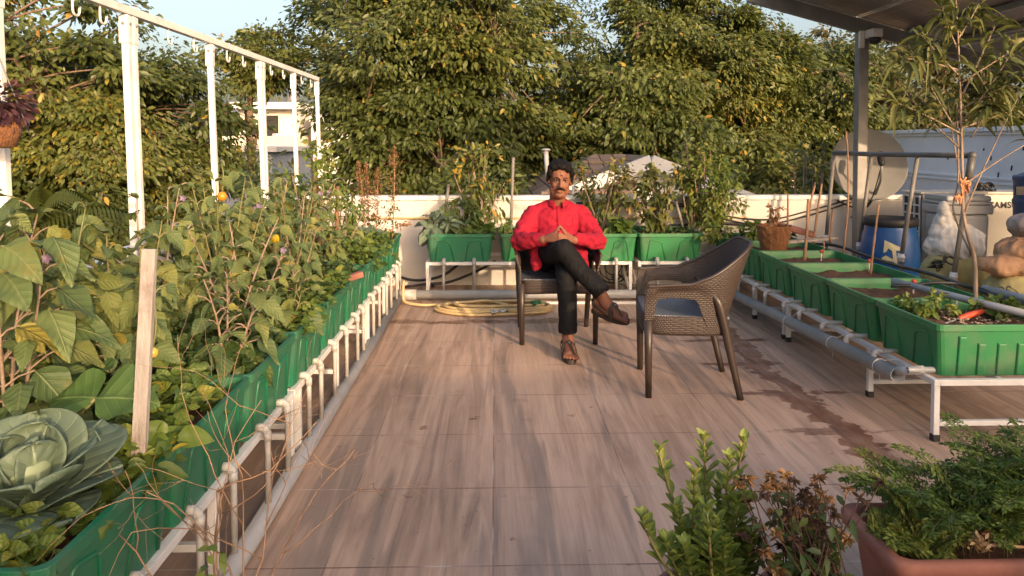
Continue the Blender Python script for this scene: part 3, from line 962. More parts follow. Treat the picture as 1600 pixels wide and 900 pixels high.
def rack(name, label, x0, x1, y0, y1, z, group, legs, brace_z=.10, fl=.028):
    t = thing(name, label, 'rack', ((x0 + x1) / 2, (y0 + y1) / 2, 0), group)
    w = .028
    for x in (x0 + w / 2, x1 - w / 2):
        m = MB(); m.bar((x, y0, z - w / 2), (x, y1, z - w / 2), w); m.build('side_rail', M['white_steel'], t, bevel=.002)
    for y in (y0 + w / 2, y1 - w / 2):
        m = MB(); m.bar((x0 + w + .001, y, z - w / 2), (x1 - w - .001, y, z - w / 2), w); m.build('end_rail', M['white_steel'], t, bevel=.002)
    for (x, y) in legs:
        m = MB(); m.bar((x, y, .03), (x, y, z - w - .001), w); g = m.build('leg', M['white_steel'], t, bevel=.002)
        m = MB(); m.box((x, y, .0165), (w + .006, w + .006, .033)); m.build('foot_cap', M['rubber'], g, bevel=.003)
    return t, w


PG = 'green planters along the terrace edge'
RG = 'white steel racks under the planters'
# ---------------- left row
LX = -.855 - PD / 2
LY0, LP = 1.40, .594
LZ = .335
left_lab = ['nearest green planter on the left holding the cabbage', 'left hand planter just past the cabbage, beside the grey wooden stake', 'left hand planter under the eggplants nearest the stake',
            'left hand planter below the big drooping eggplant leaves', 'left hand planter in the middle of the overgrown row', 'left hand planter with a brown block lying on its rim',
            'left hand planter below the bamboo stakes', 'left hand planter under the tomato tangle', 'last green planter of the left row beside the back parapet']
for k in range(9):
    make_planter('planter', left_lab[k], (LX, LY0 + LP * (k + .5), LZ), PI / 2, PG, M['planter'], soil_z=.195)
for k, lab in enumerate(('white rack in front on the left, under the cabbage planter', 'white rack in the middle of the left row', 'white rack at the far end of the left row, by the back parapet')):
    y0 = LY0 + 3 * LP * k + .004; y1 = y0 + 3 * LP - .008
    xo, xi = -.868, -1.49
    legs = [(xo - .014, y0 + .10), (xo - .014, y1 - .014), (xi + .014, y0 + .10), (xi + .014, y1 - .014), (xo - .014, (y0 + y1) / 2)]
    t, w = rack('planter_rack', lab, xi, xo, y0, y1, LZ - .002, RG, legs)
    for y in (y0 + .10, (y0 + y1) / 2 + .0, y1 - .014):
        m = MB(); m.bar((xo - .03, y, .14), (xi + .03, y, .14), .024); m.build('cross_bar', M['white_steel'], t, bevel=.002)
dp = thing('drain_pipe', 'long grey drain pipe on the floor along the left row of planters', 'pipe', (-.845, 4, 0), 'drain pipes below the planters')
m = MB(); m.tube([(-.845, .9, .036), (-.845, 6.62, .036)], .034, 18); m.build('main_pipe', M['pvc'], dp)
for k in range(9):
    for o_ in (.14, .40):
        y = LY0 + LP * k + o_ + rnd.uniform(-.03, .03)
        outlet(dp, (-.945, y, .352), (-.845 + rnd.uniform(-.005, .005), y + rnd.uniform(-.012, .012), .07))

# ---------------- right row
RX = 2.08 + PD / 2
RY0, RP, RZ = 3.40, .605, .294
right_lab = ['nearest green planter on the right with the tall sapling', 'second green planter from the camera on the right, bare soil with a red drip emitter', 'third right hand planter, bare soil beside the fallen grey pipe',
             'fourth right hand planter with thin sticks in its soil', 'right hand planter carrying the coir pot', 'corner planter where the right row meets the back row']
for k in range(6):
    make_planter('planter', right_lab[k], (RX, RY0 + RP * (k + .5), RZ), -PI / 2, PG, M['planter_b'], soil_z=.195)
for k, lab in enumerate(('white rack under the planter with the tall sapling on the right', 'white rack at the far end of the right row')):
    y0 = RY0 - .02 + 3 * RP * k; y1 = y0 + 3 * RP - .006
    xo, xi = 2.055, 2.72
    legs = [(xo + .014, y0 + .014), (xo + .014, y0 + .62), (xi - .014, y0 + .014), (xo + .014, y1 - .05), (xi - .014, y1 - .05)]
    t, w = rack('planter_rack', lab, xo, xi, y0, y1, RZ - .002, RG, legs)
    for y in (y0 + .014, y0 + .62, y1 - .05):
        m = MB(); m.bar((xo + .03, y, .085), (xi - .03, y, .085), .024); m.build('cross_bar', M['white_steel'], t, bevel=.002)
    m = MB(); m.bar((xo + .34, y0 + .03, RZ - .018), (xo + .34, y1 - .03, RZ - .018), .024); m.build('cross_bar', M['white_steel'], t, bevel=.002)
dp = thing('drain_pipe', 'grey drain pipe slung under the right rack with its open end towards the camera', 'pipe', (1.98, 5, 0), 'drain pipes below the planters')
def pz(y): return .262 - (y - 3.55) * .046
m = MB()
ro, ri = .037, .033
pts = [(1.975, 3.55, pz(3.55)), (1.985, 6.72, pz(6.72))]
m.tube(pts, ro, 18, cap=False); m.tube(pts, ri, 18, cap=False)
q = len(m.v) // 2
for base in (0, 18):
    for k in range(18):
        m.f.append((base + k, base + (k + 1) % 18, q + base + (k + 1) % 18, q + base + k)); m.sm.append(False)
m.build('main_pipe', M['pvc'], dp)
for k in range(6):
    for o_ in (.13, .40):
        y = RY0 + RP * k + o_ + rnd.uniform(-.03, .03)
        if k == 0 and o_ == .13: continue
        outlet(dp, (2.135, y, .312), (1.985, y, pz(y) + .034))
m = MB(); m.tube([(2.14, 3.475, .312), (1.98, 3.475, .312)], .0145, 12, cap=False); m.tube([(2.06, 3.475, .312), (1.99, 3.50, .300), (1.978, 3.56, .285)], .021, 12); m.build('outlet_pipe', M['pvc'], dp)
for y in (3.72, 4.25, 4.9):
    m = MB(); m.tube([(1.975 + .040 * math.cos(a), y, pz(y) + .040 * math.sin(a)) for a in [2 * PI * k / 14 for k in range(15)]] , .0022, 5)
    m.tube([(1.975, y, pz(y) - .04), (1.978, y + .01, pz(y) - .085)], .0022, 5); m.tube([(2.0, y, pz(y) + .032), (2.062, y, RZ - .004)], .0022, 5)
    m.build('tie_wire', M['white_steel'], dp)

# ---------------- back row
BY = 6.62 + .32
BX = [-.325, .335, .99, 1.59]
back_lab = ['back row planter with bushy greens left of the man', 'back row planter mostly hidden behind the man', 'back row planter with a forked sapling just right of the man', 'back row planter with the leafy shrub behind the empty chair']
BZ = .335
for x, lab in zip(BX, back_lab):
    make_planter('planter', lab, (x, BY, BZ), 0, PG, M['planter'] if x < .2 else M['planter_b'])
for (x0, x1, lab) in ((-.625, 1.235, 'white rack against the back parapet behind the man'), (1.29, 2.02, 'short white rack against the back parapet behind the empty chair')):
    lg = [(x0 + .014, 6.634), (x1 - .014, 6.634), (x0 + .014, 7.18), (x1 - .014, 7.18)]
    if x1 - x0 > 1: lg.append(((x0 + x1) / 2 - .03, 6.634))
    t, w = rack('planter_rack', lab, x0, x1, 6.62, 7.20, BZ - .002, RG, lg)
    for x in (x0 + .014, x1 - .014):
        m = MB(); m.bar((x, 6.65, .05), (x, 7.16, .27), .022); m.build('brace', M['white_steel'], t, bevel=.002)
dp = thing('drain_pipe', 'grey drain pipe on the floor along the back row behind the chairs', 'pipe', (.5, 6.53, 0), 'drain pipes below the planters')
m = MB(); m.tube([(-.86, 6.53, .06), (1.95, 6.53, .055)], .040, 18); m.build('main_pipe', M['pvc'], dp)
m = MB(); m.tube([(1.28, 6.53, .057), (1.50, 6.53, .056)], .046, 18); m.build('coupling', M['pvc_dark'], dp)
m = MB(); m.tube([(-.90, 6.53, .06), (-.70, 6.53, .06)], .047, 18); m.build('coupling', M['pvc_pale'], dp)
for x in (-.46, -.19, .20, .47, .86, 1.08, 1.45, 1.72):
    outlet(dp, (x, 6.68, .362), (x, 6.545, .09), .0135, 'pvc')
m = MB(); m.bar((-.3, 6.40, .013), (1.9, 6.36, .013), .022, .022)
tag(m.build('square_tube', M['white_steel'], bevel=.002), 'loose white square tube lying on the floor in front of the back drain pipe', 'tube')

# ------------------------------------------------------------------ frame with hooks on the left
hf = thing('hook_frame', 'tall white steel frame with hooks along its top beam above the left planters', 'frame', (-1.72, 5, 0))
m = MB(); m.bar((-1.72, 1.5, 2.02), (-1.72, 7.22, 2.02), .038, .038); m.build('beam', M['white_steel'], hf, bevel=.003)
posts = [(2.60, 1), (3.50, 2), (4.52, 1), (5.45, 2), (6.36, 1), (7.19, 1)]
for y, k in posts:
    for j in range(k):
        yy = y + .060 * j
        lean = .05
        m = MB(); m.bar((-1.72 + lean * 1.0, yy, .0), (-1.72, yy, 1.998), .032); m.build('post', M['white_steel'], hf, bevel=.003)
        m = MB(); m.box((-1.72, yy, 1.93), (.044, .044, .13)); b_ = m.build('bracket', M['white_steel'], hf, bevel=.004)
        m = MB(); m.ell((-1.6965, yy, 1.955), (.004, .008, .008), n=8, m=6); m.ell((-1.72, yy - .0225, 1.955), (.008, .003, .008), n=8, m=6); m.build('bolt', M['galv'], b_)
for y in (1.9, 2.25, 2.62 + .45, 3.28, 3.95, 4.28, 4.80, 5.10, 5.72, 6.05, 6.62, 6.95):
    m = MB()
    pts = [(-1.72, y, 2.0), (-1.72, y, 1.950)] + [(-1.72, y + .026 - .026 * math.cos(a), 1.950 - .026 * math.sin(a)) for a in [PI * k / 8 for k in range(1, 8)]] + [(-1.72, y + .054, 1.960)]
    m.tube(pts, .0052, 7); m.build('hook', M['white_steel'], hf)

# hanging pot at the left edge
HPp = at(-4, 166, 2.42)
hp = thing('hanging_pot', 'purple leaved plant in a brown coir pot hanging at the left photo edge', 'plant', HPp - Vector((0, 0, .16)))
m = MB(); m.lathe([(.03, .03), (.05, .035), (.066, .085), (.070, .115), (.063, .115), (.06, .10)], HPp - Vector((0, 0, .165)), 18); m.build('pot', M['coir'], hp)
m = MB()
for a in (0, 2.1, 4.2):
    m.tube([HPp + Vector((.09 * math.cos(a), .09 * math.sin(a), -.06)), (-1.72, 2.44, 1.985)], .0025, 5)
m.build('hanger', M['galv'], hp)
PURP = leafmat('purple_leaf', [(0, (.030, .012, .020)), (.5, (.060, .022, .035)), (1, (.12, .06, .045))], transl=.15)
n = 420
a = rdirs(n) * (rng.random((n, 1)) ** .4) * np.array([.095, .095, .075])
leaves('foliage', PURP, hp, a + np.array(HPp), a + np.array([0, 0, -.03]), rng.normal(size=(n, 3)) + np.array([0, 0, 1]), rng.uniform(.022, .038, n), rng.uniform(.014, .024, n), TL, .2)

# ------------------------------------------------------------------ solar roof on the right
sr_ = thing('solar_canopy', 'solar panel roof on a grey steel beam and pole over the right side', 'canopy', (3.46, 7.0, 0))
SL = -.27
def cz(x): return 2.565 + SL * (x - 3.46)
pole = MB(); pole.bar((3.49, 7.0, 0), (3.49, 7.0, cz(3.46) - .06), .095, .095, up=(0, 1, 0))
pole.build('pole', M['galv'], sr_, bevel=.006)
m = MB(); m.box((3.49, 7.0, .006), (.22, .22, .012)); m.build('base_plate', M['galv'], sr_)
X0, X1 = 2.50, 6.7
Y0, Y1 = 4.05, 7.15
for y in (7.0, 4.2):
    m = MB(); m.bar((X0 - .1, y, cz(X0 - .1) - .05), (X1, y, cz(X1) - .05), .06, .13); m.build('beam', M['galv'], sr_, bevel=.004)
for y in (4.2,):
    m = MB(); m.bar((6.3, y, 0), (6.3, y, cz(6.3) - .11), .09, .09, up=(0, 1, 0)); m.build('pole', M['galv'], sr_)
for x in (2.62, 4.00, 4.35, 5.7):
    m = MB(); m.bar((x, Y0, cz(x) + .042), (x, Y1, cz(x) + .042), .05, .05); m.build('purlin', M['galv'], sr_, bevel=.003)
def pv_mat():
    g = G('solar_backsheet')
    v = g.obj()
    sp = g.n('SeparateXYZ', {0: v})
    fx = g.m('FRACT', g.m('DIVIDE', sp.outputs[0], .158)); fy = g.m('FRACT', g.m('DIVIDE', sp.outputs[1], .158))
    e = g.m('MINIMUM', g.m('MINIMUM', fx, g.m('SUBTRACT', 1.0, fx)), g.m('MINIMUM', fy, g.m('SUBTRACT', 1.0, fy)))
    c = g.mix(g.ramp(e, [(.01, 1), (.03, 0)]), (.17, .155, .15), (.30, .29, .28))
    c = g.mix(g.ramp(g.noise(v, 2, 6), [(.4, 0), (.75, .5)]), c, (.10, .09, .085))
    return g.surf(g.bsdf(c, .5))
M['pv'] = pv_mat()
M['alu'] = pm('aluminium', (.62, .62, .63), (.5, .5, .51), 8, .35, metal=.7)
PW, PLN = 1.02, 1.55
xs = X0
while xs < X1 - .2:
    ys = Y1 - PLN
    while ys > Y0 - .1:
        xe = xs + PW - .03; ye = ys + PLN - .02
        m = MB()
        V = [(xs, ys), (xe, ys), (xe, ye), (xs, ye)]
        m.add([(x, y, cz(x) + .072) for x, y in V] + [(x, y, cz(x) + .100) for x, y in V], [(3, 2, 1, 0), (4, 5, 6, 7), (0, 1, 5, 4), (1, 2, 6, 5), (2, 3, 7, 6), (3, 0, 4, 7)])
        pnl = m.build('solar_panel', M['pv'], sr_)
        m = MB()
        for a, b in (((xs, ys), (xe, ys)), ((xs, ye), (xe, ye)), ((xs, ys), (xs, ye)), ((xe, ys), (xe, ye))):
            m.bar((a[0], a[1], cz(a[0]) + .084), (b[0], b[1], cz(b[0]) + .084), .022, .036)
        m.build('panel_frame', M['alu'], pnl)
        ys -= PLN
    xs += PW
# camera on the pole
cc_ = thing('security_camera', 'small white security camera with dark lens fixed to the steel pole', 'camera', (3.50, 6.90, 2.36))
m = MB(); m.span((3.428, 6.915, 2.30), (3.475, 6.951, 2.46)); m.build('bracket', M['white_steel'], cc_, bevel=.006)
m = MB(); m.span((3.478, 6.79, 2.385), (3.585, 6.94, 2.465)); m.build('body', M['white_steel'], cc_, bevel=.012)
m = MB(); m.ell((3.535, 6.85, 2.365), (.055, .055, .045)); m.build('lens_dome', M['rubber'], cc_)

# ------------------------------------------------------------------ woven plastic armchairs
def weave_mat(name, c1, c2, su=.020, sv=.0105, rough=.36):
    g = G(name)
    uv = g.n('UVMap').outputs[0]
    sp = g.n('SeparateXYZ', {0: uv})
    row = g.m('DIVIDE', sp.outputs[1], sv)
    fl = g.m('FLOOR', row)
    u = g.m('ADD', g.m('DIVIDE', sp.outputs[0], su), g.m('MULTIPLY', g.m('MODULO', fl, 2.0), .5))
    a = g.m('ABSOLUTE', g.m('SINE', g.m('MULTIPLY', u, PI)))
    b = g.m('ABSOLUTE', g.m('SINE', g.m('MULTIPLY', row, PI)))
    h = g.m('MULTIPLY', g.m('POWER', a, .5), g.m('POWER', b, .5))
    col = g.ramp(h, [(.15, tuple(c * .55 for c in c1)), (.75, c1)])
    col = g.mix(g.m('MULTIPLY', g.noise(g.obj(), 8, 4), .6), col, c2)
    return g.surf(g.bsdf(col, rough, 0, g.bump(h, .6, .005), Specular_IOR_Level=.5))


M['weave'] = weave_mat('woven_plastic', (.050, .032, .023), (.034, .024, .020), rough=.55)
M['weave_seat'] = weave_mat('woven_seat', (.140, .145, .160), (.105, .105, .115), .030, .016, .34)  # grey-blue sheen of the seat is put into this base colour
M['chair_leg'] = pm('chair_leg_plastic', (.040, .027, .020), (.030, .021, .016), 8, .4)


def sst(a, b, x):
    t = max(0, min(1, (x - a) / (b - a)))
    return t * t * (3 - 2 * t)


def make_chair(name, label, loc, rotz, group):
    t = thing(name, label, 'chair', loc, group, rotz)
    OFF[t.name] = Vector((0, 0, 0))
    HW, YF, YB = .272, -.262, .215
    def path(a):
        s = 1 if a >= 0 else -1
        q = abs(a)
        if q > .5:
            f = (q - .5) / .5
            return s * (HW - .004 * f), .02 + (YF - .02) * f
        th = q / .5 * PI / 2
        return s * HW * abs(math.sin(th)) ** .72, .02 + (YB - .02) * abs(math.cos(th)) ** .72
    def fn(i, j):
        a = -1 + 2 * i
        q = abs(a)
        x, y = path(a)
        zt = .622 + .012 * sst(1.0, .6, q) + .205 * sst(.60, .14, q)
        post = sst(.875, .93, q)
        backw = sst(.52, .44, q)
        zb = .545 - .125 * max(post, 0) - .16 * backw
        zb += .012 * (1 - post - backw) * math.cos((q - .7) * 8)
        z = zb + (zt - zb) * j
        lw = sst(.66, .22, q)
        y2 = y + lw * .34 * max(0, z - .43) ** 1.05
        x2 = x * (1 + .10 * sst(.45, 1, j)) * (1 - .10 * lw * sst(.60, .84, z))
        # front post leans a touch and rolls inward
        if q > .9: y2 += .012 * sst(.6, 1, j)
        return (x2, y2, z), (a * .62, z)
    m = MB(); m.grid(fn, 73, 13)
    m.build('backrest', M['weave'], t, uv=True, solid=.014, bevel=.003)
    # rolled top rim
    m = MB()
    m.tube([fn(i / 72, 1.0)[0] for i in range(73)], .0105, 8)
    m.build('rim', M['chair_leg'], t)
    # seat with skirt
    def sk(i, j):
        a = 2 * PI * i + PI / 2
        ca, sa = math.cos(a), math.sin(a)
        e = .42
        x = .268 * abs(ca) ** e * (1 if ca > 0 else -1); y = -.028 + .240 * abs(sa) ** e * (1 if sa > 0 else -1)
        z = .455 - .092 * j - .012 * abs(math.cos(a)) * j
        k = 1 + .012 * math.sin(PI * j)
        return (x * k, y * k, z), (i * 1.9, z)
    m = MB(); m.grid(sk, 72, 6, closed=True)
    m.build('skirt', M['weave'], t, uv=True, solid=.010)
    def st(i, j):
        u = -1 + 2 * i; v = -1 + 2 * j
        x = .262 * u; y = -.028 + .234 * v
        # round the square into the skirt outline
        r = max(abs(u), abs(v)); 
        k = 1 - .035 * (abs(u) * abs(v)) ** 3
        z = .457 - .020 * (1 - u * u) * (1 - v * v) - .006 * (v + 1)
        return (x * k, y * k, z), (x, y)
    m = MB(); m.grid(st, 24, 24)
    m.build('seat', M['weave_seat'], t, uv=True, solid=.010)
    for s in (-1, 1):
        m = MB(); m.tube([(s * .258, -.240, .43), (s * .258, -.238, .25), (s * .256, -.236, 0)], [.025, .021, .0175], 14); m.build('leg', M['chair_leg'], t)
        m = MB(); m.tube(spline([(s * .268, .10, .585), (s * .270, .135, .53), (s * .266, .165, .42), (s * .258, .215, .2), (s * .252, .262, 0)], 5), [.012 + .012 * sst(0, 5, i) - .006 * sst(8, 20, i) for i in range(21)], 14); m.build('leg', M['chair_leg'], t)
    OFF[t.name] = Vector(loc)
    return t


CG = 'brown woven plastic armchairs'
make_chair('armchair', 'brown woven plastic armchair the man is sitting in', (.44, 5.335, 0), 0, CG)
make_chair('armchair', 'empty brown woven plastic armchair turned sideways on the tiles', (1.105, 4.245, 0), R(-96), CG)

# ------------------------------------------------------------------ the man
def skin_mat():
    g = G('skin')
    v = g.obj()
    c = g.ramp(g.noise(v, 14, 4), [(.35, (.215, .092, .053)), (.65, (.160, .064, .037))])
    return g.surf(g.bsdf(c, .60, 0, g.bump(g.noise(v, 150, 4), .25, .003), Specular_IOR_Level=.35, Subsurface_Weight=.12, Subsurface_Radius=(.02, .008, .004), Subsurface_Scale=.4))


def cloth_mat(name, c1, c2, rough=.85, wr=.5, scale=14):
    g = G(name)
    v = g.obj()
    c = g.ramp(g.noise(v, 9, 4), [(.3, c1), (.7, c2)])
    w = g.noise(g.scaled(v, (1, 1, .55)), scale, 4, .5, 1.2)
    f = g.noise(v, 320, 2)
    return g.surf(g.bsdf(c, rough, 0, g.bump(g.m('MULTIPLY_ADD', f, .06, w), wr, .018), Specular_IOR_Level=.25))


M['skin'] = skin_mat()
M['hair'] = pm('black_hair', (.004, .0035, .0035), (.008, .007, .007), 40, .7, bump=.9, bscale=130, stretch=(1, 1, .4), spec=.15)
M['shirt'] = cloth_mat('red_cotton', (.32, .010, .028), (.25, .007, .021), wr=.4)
M['shirt_dark'] = cloth_mat('red_cotton_seam', (.24, .006, .015), (.19, .005, .011))
M['trousers'] = cloth_mat('black_cotton', (.0055, .0053, .006), (.003, .003, .0035), .8, .5, 18)
M['eye_white'] = pm('eye_white', (.20, .165, .145), (.17, .14, .12), 9, .3)
M['iris'] = pm('iris_dark', (.010, .006, .004), (.012, .007, .005), 9, .2)
M['lip'] = pm('lip', (.20, .065, .045), (.17, .055, .04), 20, .5)
M['sandal'] = pm('brown_leather', (.055, .037, .028), (.038, .026, .020), 14, .6, bump=.2)
M['sole'] = pm('sandal_sole', (.045, .032, .024), (.03, .022, .017), 14, .7)
M['nail'] = pm('nail', (.45, .26, .19), (.42, .24, .17), 9, .35)

man = thing('person', 'man in a red shirt and black trousers sitting with crossed legs and joined hands', 'person', (.44, 5.33, 0))
HC = Vector((.468, 5.335, 1.135))
tilt = Matrix.Rotation(R(4), 3, 'Y') @ Matrix.Rotation(R(4), 3, 'X')
def H(x, y, z): return HC + tilt @ Vector((x, y, z))


def foot_frame(ank, fwd, up):
    f = Vector(fwd).normalized(); u = Vector(up); u = (u - f * u.dot(f)).normalized(); s = f.cross(u)     # s: towards the right of the foot
    ank = Vector(ank)
    return lambda a, b, c: ank + f * a + s * b + u * c


FL = foot_frame((.475, 4.815, .122), (.02, -1, 0), (0, 0, 1))
FR = foot_frame((.695, 4.760, .385), (.86, -.50, -.20), (.02, -.42, .90))


def add_foot(b, F, inner):
    b.cap(F(-.035, 0, -.068), .034, F(-.030, 0, -.03), .034)
    b.chain([F(0, 0, .02), F(.03, 0, -.02), F(.085, 0, -.058), F(.125, 0, -.070)], [.040, .040, .033, .026])
    for s in (-.024, 0, .024): b.cap(F(-.02, s * .5, -.075), .028, F(.135, s, -.078), .020)
    for k, (s, l, r) in enumerate(((-.034, .052, .0145), (-.013, .050, .0105), (.006, .044, .0100), (.023, .036, .0095), (.038, .026, .0090))):
        s *= inner
        b.cap(F(.135, s * .9, -.080), r, F(.135 + l * .6, s * 1.05, -.076), r * 1.02); b.cap(F(.135 + l * .6, s * 1.05, -.076), r * 1.02, F(.135 + l, s * 1.07, -.084), r * .9)


b = MB()
# trunk and limbs (slimmer than the clothes that cover them)
b.chain([(.44, 5.40, .57), (.445, 5.385, .70), (.45, 5.42, .82)], [.095, .10, .085])
b.chain([H(0, .035, -.05), H(-.004, .055, -.13), (.455, 5.425, .925), (.452, 5.425, .85)], [.058, .060, .060, .075])
for sh, el, wr in (((.285, 5.43, .872), (.168, 5.285, .70), (.330, 5.035, .742)), ((.620, 5.43, .872), (.738, 5.285, .70), (.540, 5.035, .738))):
    b.chain([(.45, 5.42, .87), sh, el, wr], [.07, .058, .044, .029])
b.chain([(.36, 5.37, .56), (.456, 4.885, .698), (.578, 4.825, .545), FR(0, 0, .03), FR(0, 0, .01)], [.075, .045, .040, .036, .036])
b.chain([(.53, 5.37, .55), (.476, 4.905, .500), (.478, 4.86, .32), FL(0, 0, .06), FL(0, 0, .01)], [.075, .045, .040, .037, .036])
add_foot(b, FL, 1); add_foot(b, FR, -1)
# head
b.ell(H(0, .018, .030), (.079, .098, .088), tilt)
b.ell(H(0, -.018, -.035), (.068, .074, .086), tilt)
b.ell(H(0, -.055, -.100), (.036, .030, .026), tilt)
b.ell(H(0, -.015, -.108), (.054, .055, .030), tilt)
for s in (-1, 1):
    b.ell(H(s * .036, -.056, -.030), (.027, .026, .026), tilt)
    b.ell(H(s * .048, -.022, -.068), (.024, .036, .036), tilt)
    b.ell(H(s * .079, .012, -.008), (.011, .022, .033), tilt)
    b.ell(H(s * .013, -.104, -.034), (.0105, .012, .009), tilt)
    b.cap(H(s * .016, -.087, .026), .010, H(s * .050, -.070, .024), .008)
    b.ell(H(s * .031, -.070, .004), (.018, .014, .010), tilt)
b.cap(H(0, -.090, .016), .0095, H(0, -.116, -.030), .0140)
b.ell(H(0, -.086, -.062), (.032, .016, .020), tilt)
b.ell(H(0, -.092, -.076), (.024, .009, .007), tilt)
# hands: palms face each other, fingers steepled and interlaced
def hand(b, wr, palm_c, kn, tips, thumb, r0=.0088):
    wr = Vector(wr)
    ks = [Vector(k) for k in kn]
    for k in ks: b.cap(wr.lerp(k, .15), .020, k.lerp(wr, .12), .0125)
    for k, (mid, tip) in zip(ks, tips):
        b.cap(k, r0 * 1.12, mid, r0); b.cap(mid, r0, tip, r0 * .82)
    b.cap(thumb[0], .0135, thumb[1], .0105); b.cap(thumb[1], .0105, thumb[2], .0085)
hand(b, (.332, 5.035, .744), None,
     [(.402, 4.968, .796), (.405, 4.958, .778), (.404, 4.952, .760), (.399, 4.950, .743)],
     [((.418, 4.955, .822), (.433, 4.952, .842)), ((.432, 4.945, .795), (.452, 4.948, .788)), ((.430, 4.936, .772), (.452, 4.940, .764)), ((.420, 4.935, .752), (.440, 4.940, .744))],
     ((.375, 5.00, .775), (.405, 4.985, .802), (.430, 4.978, .818)))
hand(b, (.540, 5.035, .740), None,
     [(.468, 4.975, .794), (.470, 4.960, .776), (.470, 4.950, .759), (.466, 4.946, .742)],
     [((.452, 4.962, .822), (.437, 4.960, .846)), ((.448, 4.938, .786), (.424, 4.934, .784)), ((.448, 4.930, .768), (.425, 4.928, .764)), ((.446, 4.928, .750), (.425, 4.930, .747))],
     ((.500, 5.00, .772), (.470, 4.988, .806), (.446, 4.980, .824)))
body = b.build('body', M['skin'], man)
remesh(body, .0042, 5, .5)


def near_noise(s, amp, seed):
    return lambda co: amp * mnoise.noise(Vector((co.x * s + seed, co.y * s, co.z * s * .7)))


# hair
b = MB()
b.ell(H(0, .040, .062), (.095, .099, .089), tilt)
b.ell(H(0, .072, .015), (.084, .070, .085), tilt)
for s in (-1, 1):
    b.ell(H(s * .083, .025, .020), (.016, .042, .046), tilt)
    b.ell(H(s * .078, -.020, .055), (.020, .030, .036), tilt)
b.ell(H(.012, -.040, .104), (.066, .042, .030), tilt)
b.ell(H(.045, -.052, .088), (.030, .026, .022), tilt)
b.ell(H(-.045, -.040, .095), (.034, .030, .026), tilt)
hair = b.build('hair', M['hair'], man)
remesh(hair, .0045, 2, .4, lambda co: .006 * mnoise.noise(co * 34) + .005 * mnoise.noise(Vector((co.x * 130, co.y * 60, co.z * 60))) + .001)
b = MB()
for s in (-1, 1): b.chain([H(0, -.108, -.050), H(s * .017, -.1055, -.053), H(s * .033, -.0955, -.061)], [.0070, .0078, .0042])
remesh(b.build('moustache', M['hair'], man), .003, 1, .4, lambda co: .0018 * mnoise.noise(co * 200))
for s in (-1, 1):
    b = MB(); b.chain([H(s * .015, -.0955, .0215), H(s * .033, -.0885, .0275), H(s * .050, -.0745, .0215)], [.0028, .0034, .002], 8); b.build('eyebrow', M['hair'], man)
    b = MB(); b.ell(H(s * .031, -.0815, .0035), (.0125, .0055, .0036), tilt, 12, 8); e = b.build('eye', M['eye_white'], man)
    b = MB(); b.ell(H(s * .030, -.0850, .0035), (.0058, .0030, .0052), tilt, 10, 8); b.build('iris', M['iris'], e)
    b = MB(); b.chain([H(s * .016, -.0855, .008), H(s * .031, -.0885, .0105), H(s * .046, -.078, .006)], [.0026, .003, .002], 8); b.build('eyelid', M['hair'], e)
b = MB(); b.ell(H(0, -.0925, -.0775), (.020, .006, .0040), tilt); b.build('lip', M['lip'], man)
b = MB(); b.ell(H(.002, -.0900, .046), (.0045, .0040, .0060), tilt, 8, 6); b.build('forehead_mark', M['shirt_dark'], man)

# shirt
b = MB()
b.ell((.450, 5.405, .825), (.182, .118, .135))
b.ell((.448, 5.345, .690), (.165, .150, .140))
b.ell((.442, 5.385, .580), (.185, .145, .105))
for s in (-1, 1):
    x = .4525
    b.cap((x + s * .04, 5.42, .925), .066, (x + s * .155, 5.43, .882), .066)
    b.chain([(x + s * .170, 5.43, .870), (x + s * .235, 5.36, .775), (x + s * .282, 5.285, .698)], [.078, .076, .068])
    b.chain([(x + s * .282, 5.285, .698), (x + s * .215, 5.16, .720), (x + s * .118, 5.060, .740)], [.068, .058, .043])
    b.cap((x + s * .16, 5.32, .60), .052, (x + s * .165, 5.16, .545), .040)
    b.cap((x + s * .145, 5.30, .66), .06, (x + s * .165, 5.22, .57), .045)
shirt = b.build('shirt', M['shirt'], man)
def wrinkle(co):
    q = co
    w = .0075 * mnoise.noise(Vector((q.x * 13 + q.z * 11, q.y * 9, q.z * 15 - abs(q.x) * 14)))
    w += .0050 * mnoise.noise(Vector((q.x * 30 - q.z * 22, q.y * 20, q.z * 34 + q.x * 12)))
    a = min(1.0, max(0.0, (abs(q.x - .0125) - .15) / .05))          # more folds in the sleeves
    w += a * .0095 * math.sin(q.z * 95 + 5 * mnoise.noise(q * 9) + q.x * 30) * (0.5 + .5 * mnoise.noise(q * 6))
    return w
remesh(shirt, .0075, 5, .5, wrinkle)
from mathutils.bvhtree import BVHTree
def bvh(o):
    me = o.data
    return BVHTree.FromPolygons([v.co.copy() for v in me.vertices], [tuple(p.vertices) for p in me.polygons])
SB = bvh(shirt)
O_ = OFF[man.name]
def on_shirt(x, z, lift=.002):
    h = SB.ray_cast(Vector((x, 4.0, z)) - O_, Vector((0, 1, 0)))
    if h[0] is None: return Vector((x, 5.26, z))
    return h[0] + O_ + Vector((0, -lift, 0))
m = MB()
zs = [.935 - .012 * i for i in range(19)]
m.grid(lambda i, j: on_shirt(.455 + .004 * i + (-.013 + .026 * j), zs[round(i * 18)], .0035), 19, 3)
m.build('placket', M['shirt'], shirt, solid=.003)
m = MB(); m.tube([on_shirt(.4695 + .004 * i / 18, z, .0035) for i, z in enumerate(zs)], .0016, 5); m.build('placket_seam', M['shirt_dark'], shirt)
for k in range(4):
    m = MB(); p = on_shirt(.456, .915 - .055 * k, .006); m.ell(p, (.0045, .002, .0045), n=8, m=6); m.build('button', M['shirt_dark'], shirt)
m = MB()
pk = [(.508, .880), (.508, .806), (.533, .794), (.558, .806), (.558, .880)]
pts = []
